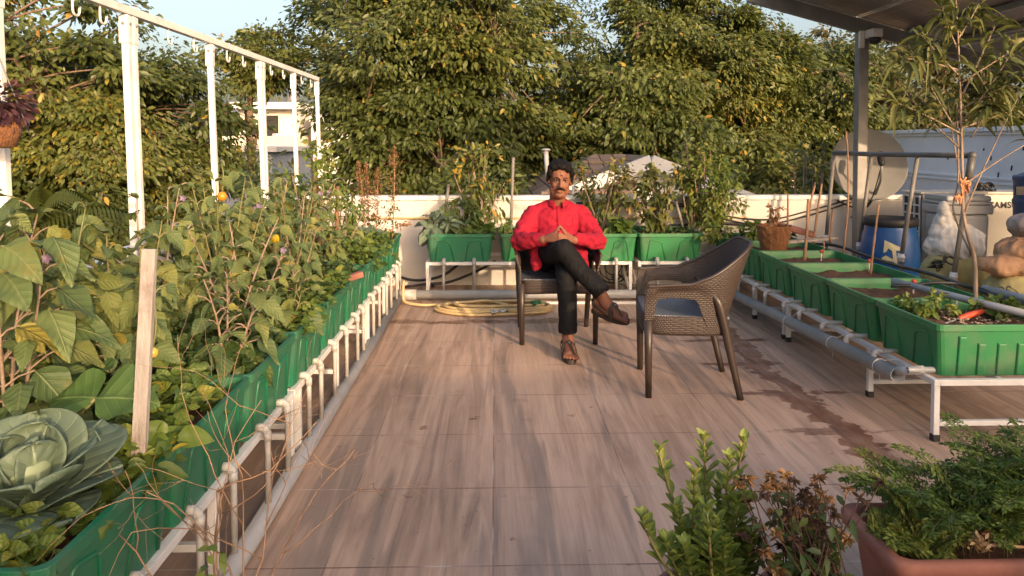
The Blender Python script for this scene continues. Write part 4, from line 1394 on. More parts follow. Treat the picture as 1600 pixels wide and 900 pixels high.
for a, c in zip(pk, pk[1:] + pk[:1]): pts += [on_shirt(a[0] + (c[0] - a[0]) * t / 6, a[1] + (c[1] - a[1]) * t / 6, .001) for t in range(6)]
m.tube(pts, .0017, 5); m.build('pocket_seam', M['shirt_dark'], shirt)
# collar: band round the neck and two pointed wings
m = MB()
def col(i, j):
    a = -PI * .5 + .42 + (2 * PI - .84) * i
    r = .068 + .016 * j
    return (.458 + r * math.cos(a), 5.395 + r * 1.02 * math.sin(a), .985 - .030 * j + .012 * math.sin(a))
m.grid(col, 30, 4); m.build('collar', M['shirt'], shirt, solid=.004)
for s in (-1, 1):
    m = MB()
    m.grid(lambda i, j: Vector((.458 + s * (.026 + .046 * i * (1 - .25 * j) + .004 * j), 5.322 + .036 * i - .016 * j + .008 * i * j, .978 + .012 * i - .052 * j * (1 - .55 * i))), 7, 5)
    m.build('collar_wing', M['shirt'], shirt, solid=.004)

# trousers
b = MB()
b.ell((.44, 5.385, .555), (.178, .135, .085))
b.chain([(.360, 5.36, .560), (.400, 5.15, .640), (.456, 4.885, .698)], [.098, .088, .069])
b.chain([(.456, 4.885, .698), (.575, 4.825, .545), tuple(FR(0, 0, .055))], [.069, .063, .062])
b.chain([(.530, 5.36, .545), (.500, 5.12, .535), (.476, 4.905, .500)], [.094, .084, .072])
b.chain([(.476, 4.905, .500), (.478, 4.860, .32), tuple(FL(0, 0, .04))], [.072, .064, .063])
tr = b.build('trousers', M['trousers'], man)
remesh(tr, .0075, 4, .5, lambda co: .006 * mnoise.noise(Vector((co.x * 16 + co.z * 8, co.y * 9, co.z * 17))) + .004 * mnoise.noise(Vector((co.x * 34, co.y * 20 + co.z * 20, co.z * 26))))
bm = bmesh.new(); bm.from_mesh(tr.data)
for F in (FL, FR):
    c = F(.0, 0, .035 if F is FL else .045) - O_; nn = (F(0, 0, 1) - F(0, 0, 0))
    if F is FR: nn = (Vector((.575, 4.825, .545)) - F(0, 0, 0)).normalized()
    geo = [g_ for g_ in list(bm.verts) + list(bm.edges) + list(bm.faces) if (g_.co if isinstance(g_, bmesh.types.BMVert) else sum((v.co for v in g_.verts), Vector()) / len(g_.verts)).__sub__(c).length < .16]
    bmesh.ops.bisect_plane(bm, geom=geo, plane_co=c, plane_no=nn, clear_inner=True)
bm.to_mesh(tr.data); bm.free()
s_ = tr.modifiers.new('solid', 'SOLIDIFY'); s_.thickness = .004; s_.offset = -1

# sandals
for F, inner in ((FL, 1), (FR, -1)):
    m = MB()
    out = []
    for i in range(28):
        a = 2 * PI * i / 28
        f = .060 + .135 * math.cos(a); w = (.047 if math.cos(a) > 0 else .038) * abs(math.sin(a)) ** .8 * (1 if math.sin(a) > 0 else -1)
        out.append((f, w))
    V = [F(a, w, -.122) for a, w in out] + [F(a, w, -.098 + (.008 * max(0, a - .15) / .05)) for a, w in out]
    n = len(out)
    m.add(V, [tuple(reversed(range(n))), tuple(range(n, 2 * n))] + [(i, (i + 1) % n, n + (i + 1) % n, n + i) for i in range(n)])
    sd = m.build('sandal', M['sole'], man, bevel=.004)
    def strap(pts, w, t=.004, nm='strap'):
        mm = MB(); P = spline(pts, 5)
        mm.grid(lambda i, j: P[round(i * (len(P) - 1))] + (F(1, 0, 0) - F(0, 0, 0)) * (w * (j - .5)), len(P), 3)
        mm.build(nm, M['sandal'], sd, solid=t)
    strap([F(.085, -.048, -.100), F(.080, -.045, -.052), F(.072, -.024, -.012), F(.070, 0, -.002), F(.072, .024, -.012), F(.080, .045, -.052), F(.085, .048, -.100)], .030)
    mm = MB(); P = spline([F(.072, 0, .000), F(.105, -.006 * inner, -.022), F(.135, -.018 * inner, -.044), F(.155, -.023 * inner, -.072)], 5)
    sv = (F(0, 1, 0) - F(0, 0, 0))
    mm.grid(lambda i, j: P[round(i * (len(P) - 1))] + sv * ((.024 - .016 * i) * (j - .5)), len(P), 3); mm.build('toe_strap', M['sandal'], sd, solid=.004)
    mm = MB(); P = spline([F(.05, -.044, -.075), F(.0, -.046, -.045), F(-.055, -.03, -.035), F(-.072, 0, -.035), F(-.055, .03, -.035), F(.0, .046, -.045), F(.05, .044, -.075)], 5)
    uv_ = (F(0, 0, 1) - F(0, 0, 0))
    mm.grid(lambda i, j: P[round(i * (len(P) - 1))] + uv_ * (.018 * (j - .5)), len(P), 3); mm.build('heel_strap', M['sandal'], sd, solid=.004)
    mm = MB(); mm.ell(F(.092, 0, -.006), (.009, .009, .006), n=10, m=6); mm.build('buckle', M['galv'], sd)
    for k, (s, l, r) in enumerate(((-.034, .052, .0145), (-.013, .050, .0105), (.006, .044, .0100), (.023, .036, .0095), (.038, .026, .0090))):
        pass

# ------------------------------------------------------------------ things on the right behind the planters
# dish
ds = thing('satellite_dish', 'beige satellite dish on the back parapet behind the steel pole', 'dish', (3.70, 7.30, 1.19))
M['dish'] = pm('dish_paint', (.26, .255, .235), (.21, .205, .19), 4, .6, dirt=(.22, .19, .15), dscale=6, damt=.5)
q = Vector((0, 0, 1)).rotation_difference(Vector((-.16, -.93, .22)).normalized()).to_matrix()
prof = [(r * .355, -.075 * (1 - r * r)) for r in (.02, .15, .3, .45, .6, .75, .9, 1.0)]
m = MB(); m.lathe([(r, z) for r, z in prof] + [(.362, .002), (.362, -.006)] + [(r, z - .006) for r, z in reversed(prof)], (3.70, 7.24, 1.19), 44, q)
m.build('reflector', M['dish'], ds)
c = Vector((3.70, 7.24, 1.19))
m = MB(); m.tube([c + q @ Vector((0, -.30, -.03)), c + q @ Vector((0, -.20, .20)), c + q @ Vector((0, -.04, .34))], .013, 8); m.build('feed_arm', M['galv'], ds)
m = MB(); m.cap(c + q @ Vector((0, -.05, .33)), .032, c + q @ Vector((.02, .03, .30)), .036); m.build('receiver', M['rubber'], ds)
m = MB(); m.tube([(3.70, 7.34, .88), (3.70, 7.34, 1.12), (3.70, 7.30, 1.17)], .022, 10); m.build('mast', M['galv'], ds)
m = MB(); m.tube(spline([c + q @ Vector((0, -.08, .30)), c + Vector((-.02, -.10, -.33)), (3.60, 7.22, .74), (3.52, 7.24, .66)], 8), .006, 6); m.build('cable', M['cable'], ds)

# outdoor unit
ac = thing('outdoor_unit', 'cream air conditioner outdoor unit lettered SAMSUNG behind the grey tank', 'air conditioner', (4.1, 6.5, 0))
M['ac'] = pm('ac_paint', (.66, .62, .54), (.58, .54, .47), 3, .45, dirt=(.40, .33, .25), dscale=5, damt=.4)
AX = 3.735
m = MB(); m.span((AX, 6.36, .30), (4.72, 6.66, .955)); m.build('cabinet', M['ac'], ac, bevel=.014)
m = MB(); m.span((AX - .014, 6.385, .325), (AX - .002, 6.635, .935)); m.build('coil', M['rubber'], ac)
m = MB()
for k in range(9): m.span((AX - .024, 6.375, .318 + .076 * k), (AX - .0145, 6.645, .330 + .076 * k))
for y in (6.372, 6.455, 6.54, 6.63): m.span((AX - .026, y, .312), (AX - .0142, y + .012, .945))
m.build('grille', M['white_steel'], ac)
m = MB(); m.span((AX - .03, 6.35, .957), (4.73, 6.67, .976)); m.build('lid', M['ac'], ac, bevel=.006)
p = at(1547, 325, 6.355)
text_mesh('SAMSUNG', .076, 'lettering', M['rubber'], ac, Matrix.Translation((p.x, 6.357, p.z)) @ Matrix.Rotation(PI / 2, 4, 'X'), .001, .0022, 1.08)
for x in (3.82, 4.6):
    m = MB(); m.span((x, 6.40, 0), (x + .06, 6.64, .298)); m.build('foot', M['galv'], ac)
m = MB()
for i, (r_, a0) in enumerate(((.09, 0), (.075, 1), (.085, 2.2))):
    m.tube([(4.37 + r_ * math.cos(a), 6.5 + .05 * math.sin(a + a0), 1.01 + .035 * math.sin(a * 2 + a0)) for a in [2 * PI * k / 20 for k in range(20)]], .010, 6)
tag(m.build('cable_coil', M['cable'], loc=(4.37, 6.5, .97)), 'black cable coil lying on top of the air conditioner', 'cable')

# grey tank with a lid
tk = thing('softener_tank', 'grey plastic box tank with stepped lid in front of the air conditioner', 'tank', (3.70, 6.08, 0))
M['tank'] = pm('tank_plastic', (.36, .355, .345), (.31, .305, .295), 3, .5, dirt=(.25, .21, .17), dscale=7, damt=.3)
m = MB(); m.box((3.855, 6.08, .41), (.36, .32, .82), taper=.90); m.build('body', M['tank'], tk, bevel=.03, seg=3)
m = MB(); m.box((3.855, 6.08, .858), (.40, .36, .075), taper=.985); m.box((3.855, 6.08, .912), (.385, .345, .03)); m.box((3.855, 6.08, .950), (.365, .325, .046), taper=1.03); m.build('lid', M['tank'], tk, bevel=.018, seg=3)

# barrels
M['blue'] = pm('blue_plastic', (.010, .085, .28), (.008, .060, .21), 3, .4, dirt=(.10, .14, .20), dscale=7, damt=.4)
M['blue_dark'] = pm('dark_blue_plastic', (.012, .045, .14), (.009, .033, .11), 3, .42, dirt=(.10, .10, .12), dscale=7, damt=.4)
M['cream'] = pm('torn_label', (.62, .55, .28), (.55, .50, .36), 14, .7)
br = thing('barrel', 'short bright blue barrel with black rim and torn cream label beside the planters', 'barrel', (3.305, 6.10, 0), 'blue plastic barrels')
m = MB(); m.lathe([(.195, 0), (.21, .02), (.222, .15), (.228, .30), (.222, .318), (.230, .335), (.228, .50), (.215, .62), (.196, .69), (.196, .745)], (3.305, 6.10, 0), 36); m.build('shell', M['blue'], br)
m = MB(); m.lathe([(.200, .715), (.212, .72), (.212, .775), (.200, .782), (.188, .775), (.188, .72)], (3.305, 6.10, 0), 36); m.build('rim', M['rubber'], br)
def on_barrel(poly, lift=.003):
    m = MB(); V = []
    for a, z in poly: a -= .50; V.append((3.305 + (.2285 + lift) * math.sin(a), 6.10 - (.2285 + lift) * math.cos(a), z))
    m.add(V, [tuple(range(len(V)))]); return m
for poly in ([(-.16, .615), (-.02, .60), (.40, .555), (.42, .53), (.20, .535), (.26, .43), (.14, .425), (.08, .53), (-.04, .55), (-.10, .52), (-.2, .51)], [(-.24, .47), (-.12, .49), (.12, .462), (.14, .44), (-.02, .448), (-.2, .43), (-.25, .44)]):
    on_barrel(poly).build('torn_label', M['cream'], br, solid=.001)
br2 = thing('barrel', 'tall dark blue ribbed barrel with a white pipe across its top', 'barrel', (4.35, 5.6, 0), 'blue plastic barrels')
pr_ = [(.27, 0), (.29, .03)]
for k in range(6): pr_ += [(.295, .08 + .18 * k), (.297, .20 + .18 * k), (.305, .215 + .18 * k), (.305, .235 + .18 * k), (.296, .25 + .18 * k)]
pr_ += [(.28, 1.15), (.24, 1.17)]
m = MB(); m.lathe(pr_, (4.35, 5.6, 0), 40); m.build('shell', M['blue_dark'], br2)
p = at(1592, 298, 5.31)
m = MB(); m.span((p.x - .03, 5.295, p.z - .03), (p.x + .1, 5.31, p.z + .03)); m.build('dark_label', M['rubber'], br2)
m = MB(); m.tube([(4.02, 5.50, 1.195), (4.7, 5.52, 1.20)], .024, 12); m.tube([(4.12, 5.50, 1.22), (4.12, 5.50, 1.40)], .018, 10)
tag(m.build('white_pipe', M['pvc_pale'], loc=(4.2, 5.5, 1.2)), 'white pipe lying across the top of the tall dark blue barrel', 'pipe')

# sacks
M['sack_yellow'] = cloth_mat('yellow_sack', (.42, .36, .15), (.32, .27, .12), .7, .7, 12)
M['sack_white'] = cloth_mat('white_sack', (.60, .58, .55), (.42, .40, .38), .45, .9, 9)
M['sack_brown'] = cloth_mat('brown_sack', (.42, .24, .13), (.32, .18, .10), .7, .6, 10)
M['clear_bag'] = cloth_mat('plastic_bag', (.36, .29, .25), (.24, .19, .165), .25, .8, 14)


def sack(name, label, prims, mat, seed, group='bagged potting material in a heap', amp=.016):
    t = thing(name, label, 'sack', (prims[0][0][0], prims[0][0][1], max(0, prims[0][0][2] - prims[0][1][2])), group)
    b = MB()
    for c_, r_ in prims: b.ell(c_, r_)
    o = b.build('bag', mat, t)
    def crease(co):
        q = co + Vector((seed, seed * .7, 0))
        return amp * (1.1 * mnoise.noise(q * 6) + 1.3 * (.35 - abs(mnoise.noise(Vector((q.x * 9, q.y * 9, q.z * 5))))) + .8 * (.3 - abs(mnoise.noise(q * 19))))
    remesh(o, .010, 3, .5, crease)
    return t, o


def print_on(t, o, body, size, px, py, Y, flip=False, mat=None, roll=0):
    """lettering laid on the front of a sack"""
    me_src = bvh(o); off = OFF[t.name]
    p = at(px, py, Y)
    mm = Matrix.Translation(p) @ Matrix.Rotation(PI / 2, 4, 'X') @ Matrix.Rotation((PI if flip else 0) + roll, 4, 'Z')
    tx = text_mesh(body, size, 'lettering', mat or M['rubber'], t, mm, 0, .0015, 1.0)
    for v in tx.data.vertices:
        h = me_src.ray_cast(Vector((v.co.x, v.co.y - .6, v.co.z)), Vector((0, 1, 0)))
        if h[0] is not None: v.co.y = h[0].y - .003
    return tx


sack('sack', 'lowest cream sack on the floor behind the trellis legs', [((3.36, 5.28, .15), (.27, .22, .17))], M['sack_white'], 2)
t, o = sack('sack', 'yellow sack with black lettering under the knotted white bag', [((3.36, 5.28, .43), (.22, .19, .18)), ((3.24, 5.26, .46), (.14, .17, .15)), ((3.47, 5.28, .44), (.13, .16, .15))], M['sack_yellow'], 4, amp=.009)
print_on(t, o, 'ICO', .085, 1470, 411, 5.06, roll=-.2); print_on(t, o, 'SR', .075, 1462, 424, 5.06)
t, o = sack('sack', 'knotted white plastic bag standing on the yellow sack', [((3.34, 5.30, .65), (.20, .16, .12)), ((3.30, 5.29, .72), (.13, .11, .12)), ((3.26, 5.28, .80), (.07, .06, .11)), ((3.24, 5.27, .88), (.028, .028, .09)), ((3.40, 5.25, .71), (.09, .08, .10)), ((3.47, 5.25, .72), (.05, .05, .07))], M['sack_white'], 6, amp=.026)
sack('sack', 'plain sack on the floor under the sack lettered SUPER', [((3.55, 4.72, .17), (.36, .24, .19))], M['sack_brown'], 8)
t, o = sack('sack', 'yellow sack lettered SUPER upside down below the brown bag', [((3.42, 4.70, .44), (.24, .20, .15)), ((3.62, 4.70, .44), (.24, .20, .15)), ((3.30, 4.62, .44), (.12, .12, .13))], M['sack_yellow'], 10, amp=.009)
print_on(t, o, 'SUPER', .082, 1580, 447, 4.46, flip=True, roll=.06)
sack('sack', 'bulging brown sack lying on top of the SUPER sack', [((3.56, 4.72, .67), (.30, .22, .13)), ((3.32, 4.68, .61), (.20, .16, .07)), ((3.66, 4.74, .76), (.2, .18, .10)), ((3.24, 4.66, .59), (.10, .12, .04)), ((3.45, 4.70, .70), (.2, .16, .09))], M['sack_brown'], 12, amp=.022)
sack('sack', 'clear plastic bag bunched on top of the brown sack', [((3.56, 4.76, .86), (.16, .14, .08)), ((3.63, 4.78, .91), (.10, .09, .07))], M['clear_bag'], 14, amp=.025)

# pipe trellis
tl = thing('pipe_trellis', 'grey plastic pipe trellis standing behind the right row of planters', 'trellis', (3.15, 6, 0))
tops = [at(1303, 241, 6.75), at(1362, 241, 6.35), at(1434, 242, 5.72), at(1519, 243, 5.03)]
bots = [at(1291, 372, 6.75), at(1343, 384, 6.35), at(1408, 402, 5.72), at(1490, 432, 5.03)]
m = MB(); m.tube([tops[0] + Vector((0, 0, .012))] + [t_ for t_ in tops[1:]], .021, 12); m.build('top_pipe', M['pvc_dark'], tl)
m = MB(); m.ell(tops[3], (.028, .028, .028)); m.tube([tops[3], tops[3].lerp(bots[3], .22)], .025, 12); m.build('elbow', M['pvc_dark'], tl)
for k, (a, b_) in enumerate(zip(tops, bots)):
    m = MB(); m.tube([a, b_], .0165, 10); l_ = m.build('upright', M['pvc_brown'], tl)
    m = MB(); m.tube([b_ + Vector((0, 0, .03)), b_ - Vector((0, 0, .035))], .025, 12); m.tube([b_ + Vector((0, 0, .008)), b_ - Vector((0, 0, .008))], .029, 12); m.build('joint', M['white_steel'], l_)
    m = MB(); m.tube([b_ - Vector((0, 0, .03)), Vector((b_.x, b_.y, 0))], .019, 10); m.build('stub', M['pvc_dark'], l_)
m = MB(); m.tube([Vector((b_.x, b_.y, .03)) for b_ in bots], .02, 10); m.build('base_pipe', M['pvc_dark'], tl)

# pipes and hoses lying over the right row
m = MB(); m.tube([(2.42, 4.42, .563), (2.52, 3.86, .566), (2.66, 3.30, .565)], .019, 14)
tag(m.build('loose_pipe', M['pvc'], loc=(2.5, 3.9, .56)), 'grey plastic pipe lying over the two nearest planters on the right', 'pipe')
m = MB(); m.tube([(2.83, 4.2, .56), (2.98, 3.45, .55)], .021, 14)
tag(m.build('loose_pipe', M['pvc'], loc=(2.9, 3.9, .55)), 'short grey pipe end beside the SUPER sack', 'pipe')
m = MB(); m.tube(spline([(2.80, 6.55, .50), (2.90, 6.2, .53), (2.92, 5.7, .515), (2.86, 5.2, .53), (2.82, 4.7, .555), (2.80, 4.3, .55), (2.86, 3.9, .53), (3.0, 3.3, .50)], 10), .0135, 10)
tag(m.build('water_hose', M['black_hose'], loc=(2.8, 5, .5)), 'thick black water hose running along the far side of the right planters', 'hose')
m = MB(); m.tube(spline([(2.34, 4.30, .555), (2.46, 4.26, .57), (2.62, 4.30, .575), (2.76, 4.28, .565), (2.86, 4.05, .55), (2.98, 3.6, .54)], 10), .010, 10)
tag(m.build('water_hose', M['black_hose'], loc=(2.6, 4.5, .5)), 'thinner black hose lying over the rim of the second right planter', 'hose')
# plank and curved tile beside the coir pot
m = MB(); m.bar((2.28, 6.05, .572), (2.95, 6.30, .585), .05, .022); tag(m.build('wooden_strip', M['wood'], loc=(2.6, 6.2, .57)), 'pale wooden strip lying across the planters behind the coir pot', 'plank')
m = MB()
m.grid(lambda i, j: Vector((2.46 + .36 * i, 6.58 + .07 * math.cos(PI * j) - .10 * i, .66 + .055 * math.sin(PI * j) - .10 * i)), 8, 9)
tag(m.build('roof_tile', M['terracotta'], loc=(2.6, 6.5, .6), solid=.012), 'curved terracotta roof tile leaning beside the coir pot', 'tile')
cp = thing('coir_pot', 'brown coir fibre pot standing on the fifth right planter', 'pot', (2.285, 6.0, .535))
m = MB(); m.lathe([(.085, 0), (.098, .01), (.118, .09), (.138, .205), (.142, .215), (.126, .215), (.12, .17)], (2.285, 6.0, .515), 30); remesh(m.build('shell', M['coir'], cp), .008, 2, .4, lambda co: .006 * mnoise.noise(co * 30) + .004 * mnoise.noise(co * 75))
m = MB(); m.lathe([(.118, .0), (.01, .006)], (2.285, 6.0, .69), 20); m.build('soil', M['soil'], cp)

# sticks standing in the right planters and the coir pot
def stick(name, label, pts, r, mat='stick', group=None):
    m = MB(); P = spline(pts, 4)
    m.tube(P, [r * (1.1 - .3 * i / len(P)) * (1 + .12 * math.sin(i * 2.1)) for i in range(len(P))], 7)
    return tag(m.build(name, M[mat], loc=tuple(Vector(pts[0]))), label, 'stick', group)
SG = 'sticks standing among the right planters'
for lab, pts, r in (
        ('brown stick standing in the coir pot', [at(1230, 372, 6.0), at(1231, 335, 6.0), at(1231, 304, 6.0)], .008),
        ('short stick in the coir pot beside the dry twig', [at(1202, 372, 5.98), at(1203, 345, 5.98), at(1204, 328, 5.98)], .008),
        ('thick tan stick in front of the curved terracotta tile', [at(1257, 408, 5.55), at(1261, 360, 5.6), at(1263, 311, 5.65)], .012),
        ('leaning stick just behind the thick tan stick', [at(1260, 362, 6.2), at(1266, 320, 6.25), at(1274, 285, 6.3)], .010),
        ('leaning stick reaching up to the peach wall', [at(1269, 395, 6.3), at(1276, 340, 6.35), at(1284, 287, 6.4)], .010),
        ('dark stick left of the pole beside the first trellis upright', [at(1297, 380, 5.8), at(1299, 350, 5.8), at(1301, 327, 5.8)], .008),
        ('long thin curved twig crossing the satellite dish', [at(1318, 395, 5.5), at(1325, 320, 5.55), at(1325, 250, 5.55), at(1322, 205, 5.6)], .007),
        ('stick in front of the short blue barrel', [at(1360, 430, 4.95), at(1366, 375, 4.98), at(1373, 320, 5.0)], .008),
        ('short stick between the barrel and the long thin twig', [at(1285, 405, 5.3), at(1287, 392, 5.3), at(1288, 378, 5.3)], .006)):
    stick('stick', lab, pts, r, 'stick', SG)
# drip emitters
for i, (px, py, Y, lab) in enumerate(((1495, 463, 3.95, 'orange drip emitter on a white peg in the nearest right planter'), (1428, 440, 4.45, 'orange drip emitter in the second right planter'), (1359, 408, 5.15, 'red drip emitter in the third right planter'), (1284, 393, 5.6, 'dark red drip emitter in the fourth right planter'))):
    p = at(px, py, Y)
    e = thing('drip_emitter', lab, 'drip emitter', p - Vector((0, 0, .06)), 'drip emitters in the right planters')
    m = MB(); m.lathe([(.006, -.012), (.015, -.010), (.016, .006), (.010, .014)], p, 12); m.build('cap', pm('orange_plastic', (.55, .12, .03), (.45, .09, .02), 9, .4) if i < 1 else M.setdefault('redp', pm('red_plastic', (.50, .07, .03), (.40, .05, .02), 9, .4)), e)
    m = MB(); m.tube([p - Vector((0, 0, .012)), p - Vector((.004, 0, .095))], .0045, 6); m.build('peg', M['white_steel'], e)
# red handled trowel lying in the nearest planter
tw = thing('hand_trowel', 'red handled garden tool lying on the soil of the nearest right planter', 'trowel', (2.45, 3.72, .51))
a, b_ = at(1500, 497, 3.72), at(1535, 486, 3.76)
m = MB(); m.chain([a, a.lerp(b_, .4), b_], [.013, .017, .014], 10); m.build('handle', M.setdefault('redp', pm('red_plastic', (.50, .07, .03), (.40, .05, .02), 9, .4)), tw)
m = MB(); m.tube([a, at(1470, 508, 3.66)], .005, 8); m.build('shank', M['galv'], tw)
m = MB(); m.grid(lambda i, j: Vector((b_.x + .005 + .05 * i, b_.y + .03 * (j - .5), b_.z - .006 + .016 * (j - .5) ** 2 * 4 - .02 * i)), 5, 5); m.build('scoop', M['white_steel'], tw, solid=.002)

# cables on the back wall
def cable(label, pts, r=.008, mat='cable'):
    m = MB(); m.tube(spline(pts, 10), r, 7)
    return tag(m.build('cable', M[mat], loc=tuple(Vector(pts[0]))), label, 'cable')
Yw = 7.262
cable('upper black cable sagging across the back wall right of the man', [at(900, 317, Yw), at(985, 317, Yw), at(1060, 318, Yw), at(1125, 336, Yw), at(1200, 343, Yw), at(1262, 330, Yw), at(1332, 310, Yw)])
cable('second black cable sagging below the first on the back wall', [at(905, 320, Yw), at(1000, 321, Yw), at(1070, 323, Yw), at(1140, 344, Yw), at(1195, 351, Yw), at(1262, 337, Yw), at(1330, 316, Yw)])
cable('thick black cable along the back wall just above the planters', [at(935, 351, Yw), at(1000, 355, Yw), at(1060, 352, Yw), at(1120, 349, Yw), at(1170, 352, Yw), at(1215, 362, Yw)], .014)
cable('thick dark cable loop hanging below the dish', [at(1308, 313, Yw), at(1330, 323, 7.2), at(1352, 325, 7.2), at(1366, 308, 7.2)], .009)
cable('upper black hose drooping below the back row left of the man', [at(610, 428, 7.2), at(650, 438, 7.15), at(690, 431, 7.1), at(718, 412, 7.1), at(726, 403, 7.1)], .013, 'black_hose')
cable('lower black hose drooping below the back row left of the man', [at(628, 449, 7.1), at(665, 444, 7.05), at(700, 441, 7.05), at(740, 426, 7.05), at(775, 408, 7.05)], .013, 'black_hose')

# coiled hose with a nozzle
hz = thing('garden_hose', 'yellow garden hose coiled on the tiles behind the man\'s chair', 'hose', (0, 6.1, 0))
pts = [(-.80, 6.44, .20), (-.80, 6.40, .13), (-.78, 6.34, .04), (-.62, 6.28, .022), (-.40, 6.30, .022)]
rr = random.Random(3)
for k in range(4):
    ax, ay = .50 - .045 * k + rr.uniform(-.03, .03), .215 - .035 * k + rr.uniform(-.02, .02)
    for i in range(12):
        a = 2 * PI * i / 12 + 1.9
        pts.append((-.02 + .05 * k * .3 + ax * math.cos(a) * -1 + rr.uniform(-.012, .012), 6.13 + ay * math.sin(a) + rr.uniform(-.01, .01), .022 + .014 * k + .004 * math.sin(i * 1.7)))
pts += [(.22, 5.97, .045), (.10, 5.93, .05)]
m = MB(); m.tube(spline(pts, 6), .0125, 9); m.build('hose_coil', M['hose'], hz)
m = MB(); m.tube([(.10, 5.93, .05), (.03, 5.915, .046)], .012, 10); m.lathe([(.012, 0), (.014, .03), (.020, .055), (.024, .07), (.022, .075)], (.04, 5.918, .046), 14, Vector((0, 0, 1)).rotation_difference(Vector((-.96, -.26, -.05))).to_matrix()); m.build('nozzle', M['chrome'], hz)
m = MB(); m.tube([(.30, 6.06, .075), (.37, 6.10, .078)], .024, 12); m.build('connector', M['planter_b'], hz)
# wire guard leaning under the back rack
wg = thing('wire_guard', 'round black wire guard leaning under the back rack right of the man', 'fan guard', (1.15, 7.0, 0))
c = Vector((1.12, 7.02, .23))
m = MB()
for k in range(6):
    a = PI * k / 6
    m.tube([c + Vector((.16 * math.cos(b_) * math.cos(a), -.02 - .06 * abs(math.cos(b_)), .16 * math.sin(b_))) for b_ in [2 * PI * i / 24 for i in range(25)]], .004, 5)
for r_ in (.08, .13, .165): m.tube([c + Vector((r_ * math.cos(b_), -.03, r_ * math.sin(b_))) for b_ in [2 * PI * i / 24 for i in range(25)]], .005, 5)
m.build('guard', M['cable'], wg)
m = MB(); m.tube([c + Vector((0, 0, -.1)), (1.20, 6.9, .02)], .018, 8); m.tube([c + Vector((.05, 0, -.08)), (1.35, 6.95, .02)], .014, 8); m.build('stand', M['galv'], wg)
# brown block on the rim and stake on the left
m = MB(); m.bar(at(540, 436, 4.36), at(566, 428, 4.42), .045, .035); tag(m.build('clay_block', M['terracotta'], loc=tuple(at(553, 432, 4.4)), bevel=.006), 'broken reddish brown block lying on a left planter rim', 'block')
a, b_ = at(219, 680, 1.93), at(234, 389, 1.98)
m = MB(); m.bar(a - (b_ - a) * .12, b_, .036, .020, up=(0, 1, 0)); tag(m.build('wooden_stake', M['wood'], loc=tuple(a), bevel=.002), 'weathered grey wooden stake standing among the left plants', 'stake')
# dark pipes standing in the back row
for lab, a, b_ in (('slim dark pipe standing upright in the back row left of the man', at(797, 395, 6.9), at(802, 246, 6.9)), ('dark leaning pipe behind the bushy back planter', at(694, 345, 7.1), at(701, 288, 7.1)), ('leaning dark stake in the back planter behind the empty chair', at(1069, 362, 6.9), at(1056, 315, 6.9))):
    m = MB(); m.tube([a, b_], .014, 10); tag(m.build('stake_pipe', M['pvc_brown'], loc=tuple(a)), lab, 'pipe', 'pipes standing in the back row')
m = MB(); m.tube([at(855, 275, 9.2), at(853, 236, 9.2)], .03, 10); m.ell(at(853, 234, 9.2), (.06, .06, .02))
tag(m.build('vent_pipe', M['pvc'], loc=tuple(at(855, 275, 9.2))), 'grey vent pipe rising behind the man\'s head', 'pipe')

# ------------------------------------------------------------------ plants
EGG = leafmat('eggplant_leaf', [(0, (.060, .105, .036)), (.45, (.120, .165, .055)), (.80, (.195, .215, .055)), (.93, (.27, .25, .055)), (1, (.34, .28, .05))], veins=.45, vein_col=(.26, .28, .13), transl=.22, rough=.55, vn=6, blotch=(.16, .15, .04))
HERB = leafmat('herb_leaf', [(0, (.045, .085, .018)), (.5, (.090, .150, .026)), (.9, (.165, .21, .036)), (1, (.26, .25, .04))], veins=.14, vein_col=(.16, .22, .06), transl=.25, rough=.45, vn=4, vw=.04)
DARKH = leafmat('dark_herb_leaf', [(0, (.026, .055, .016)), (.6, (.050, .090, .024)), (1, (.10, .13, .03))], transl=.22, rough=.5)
CAB = leafmat('cabbage_leaf', [(0, (.070, .112, .082)), (.5, (.098, .145, .102)), (1, (.135, .180, .112))], veins=.75, vein_col=(.27, .33, .20), transl=.12, rough=.48, vn=6.5, vw=.05, spec=.3)
SQUASH = leafmat('squash_leaf', [(0, (.055, .115, .030)), (1, (.095, .165, .040))], veins=.6, vein_col=(.20, .28, .10), transl=.25, vn=5)
YEL = leafmat('yellow_green_leaf', [(0, (.060, .105, .018)), (.5, (.110, .165, .025)), (.9, (.18, .21, .033)), (1, (.28, .24, .035))], transl=.3)
DRY = leafmat('dry_leaf', [(0, (.13, .065, .03)), (.5, (.22, .11, .05)), (1, (.33, .19, .09))], transl=.15, rough=.7)
SUCC = leafmat('succulent_leaf', [(0, (.095, .165, .038)), (.5, (.185, .265, .055)), (.85, (.31, .36, .08)), (1, (.42, .40, .11))], transl=.38, rough=.4)
FERN = leafmat('carrot_leaf', [(0, (.055, .105, .020)), (.5, (.115, .180, .030)), (.9, (.21, .25, .05)), (1, (.32, .29, .06))], transl=.25)
T_EGG = tmpl_big(lobes=.05, fold=.14, wave=.07, base=.72, tip=1.5, nu=11)
T_OV = tmpl_big(nu=7, nv=5, fold=.18, wave=.03, base=.78, tip=.9)
T_RND = tmpl_big(lobes=.0, fold=.12, wave=.06, base=.75, tip=.4)
T_NAR = tmpl_big(lobes=0, fold=.3, wave=.08, base=.7, nu=8, nv=3)


def plant(name, label, loc, cat='plant', group=None):
    return thing(name, label, cat, loc, group)


def rz(a): return np.array([math.cos(a), math.sin(a), 0.0])


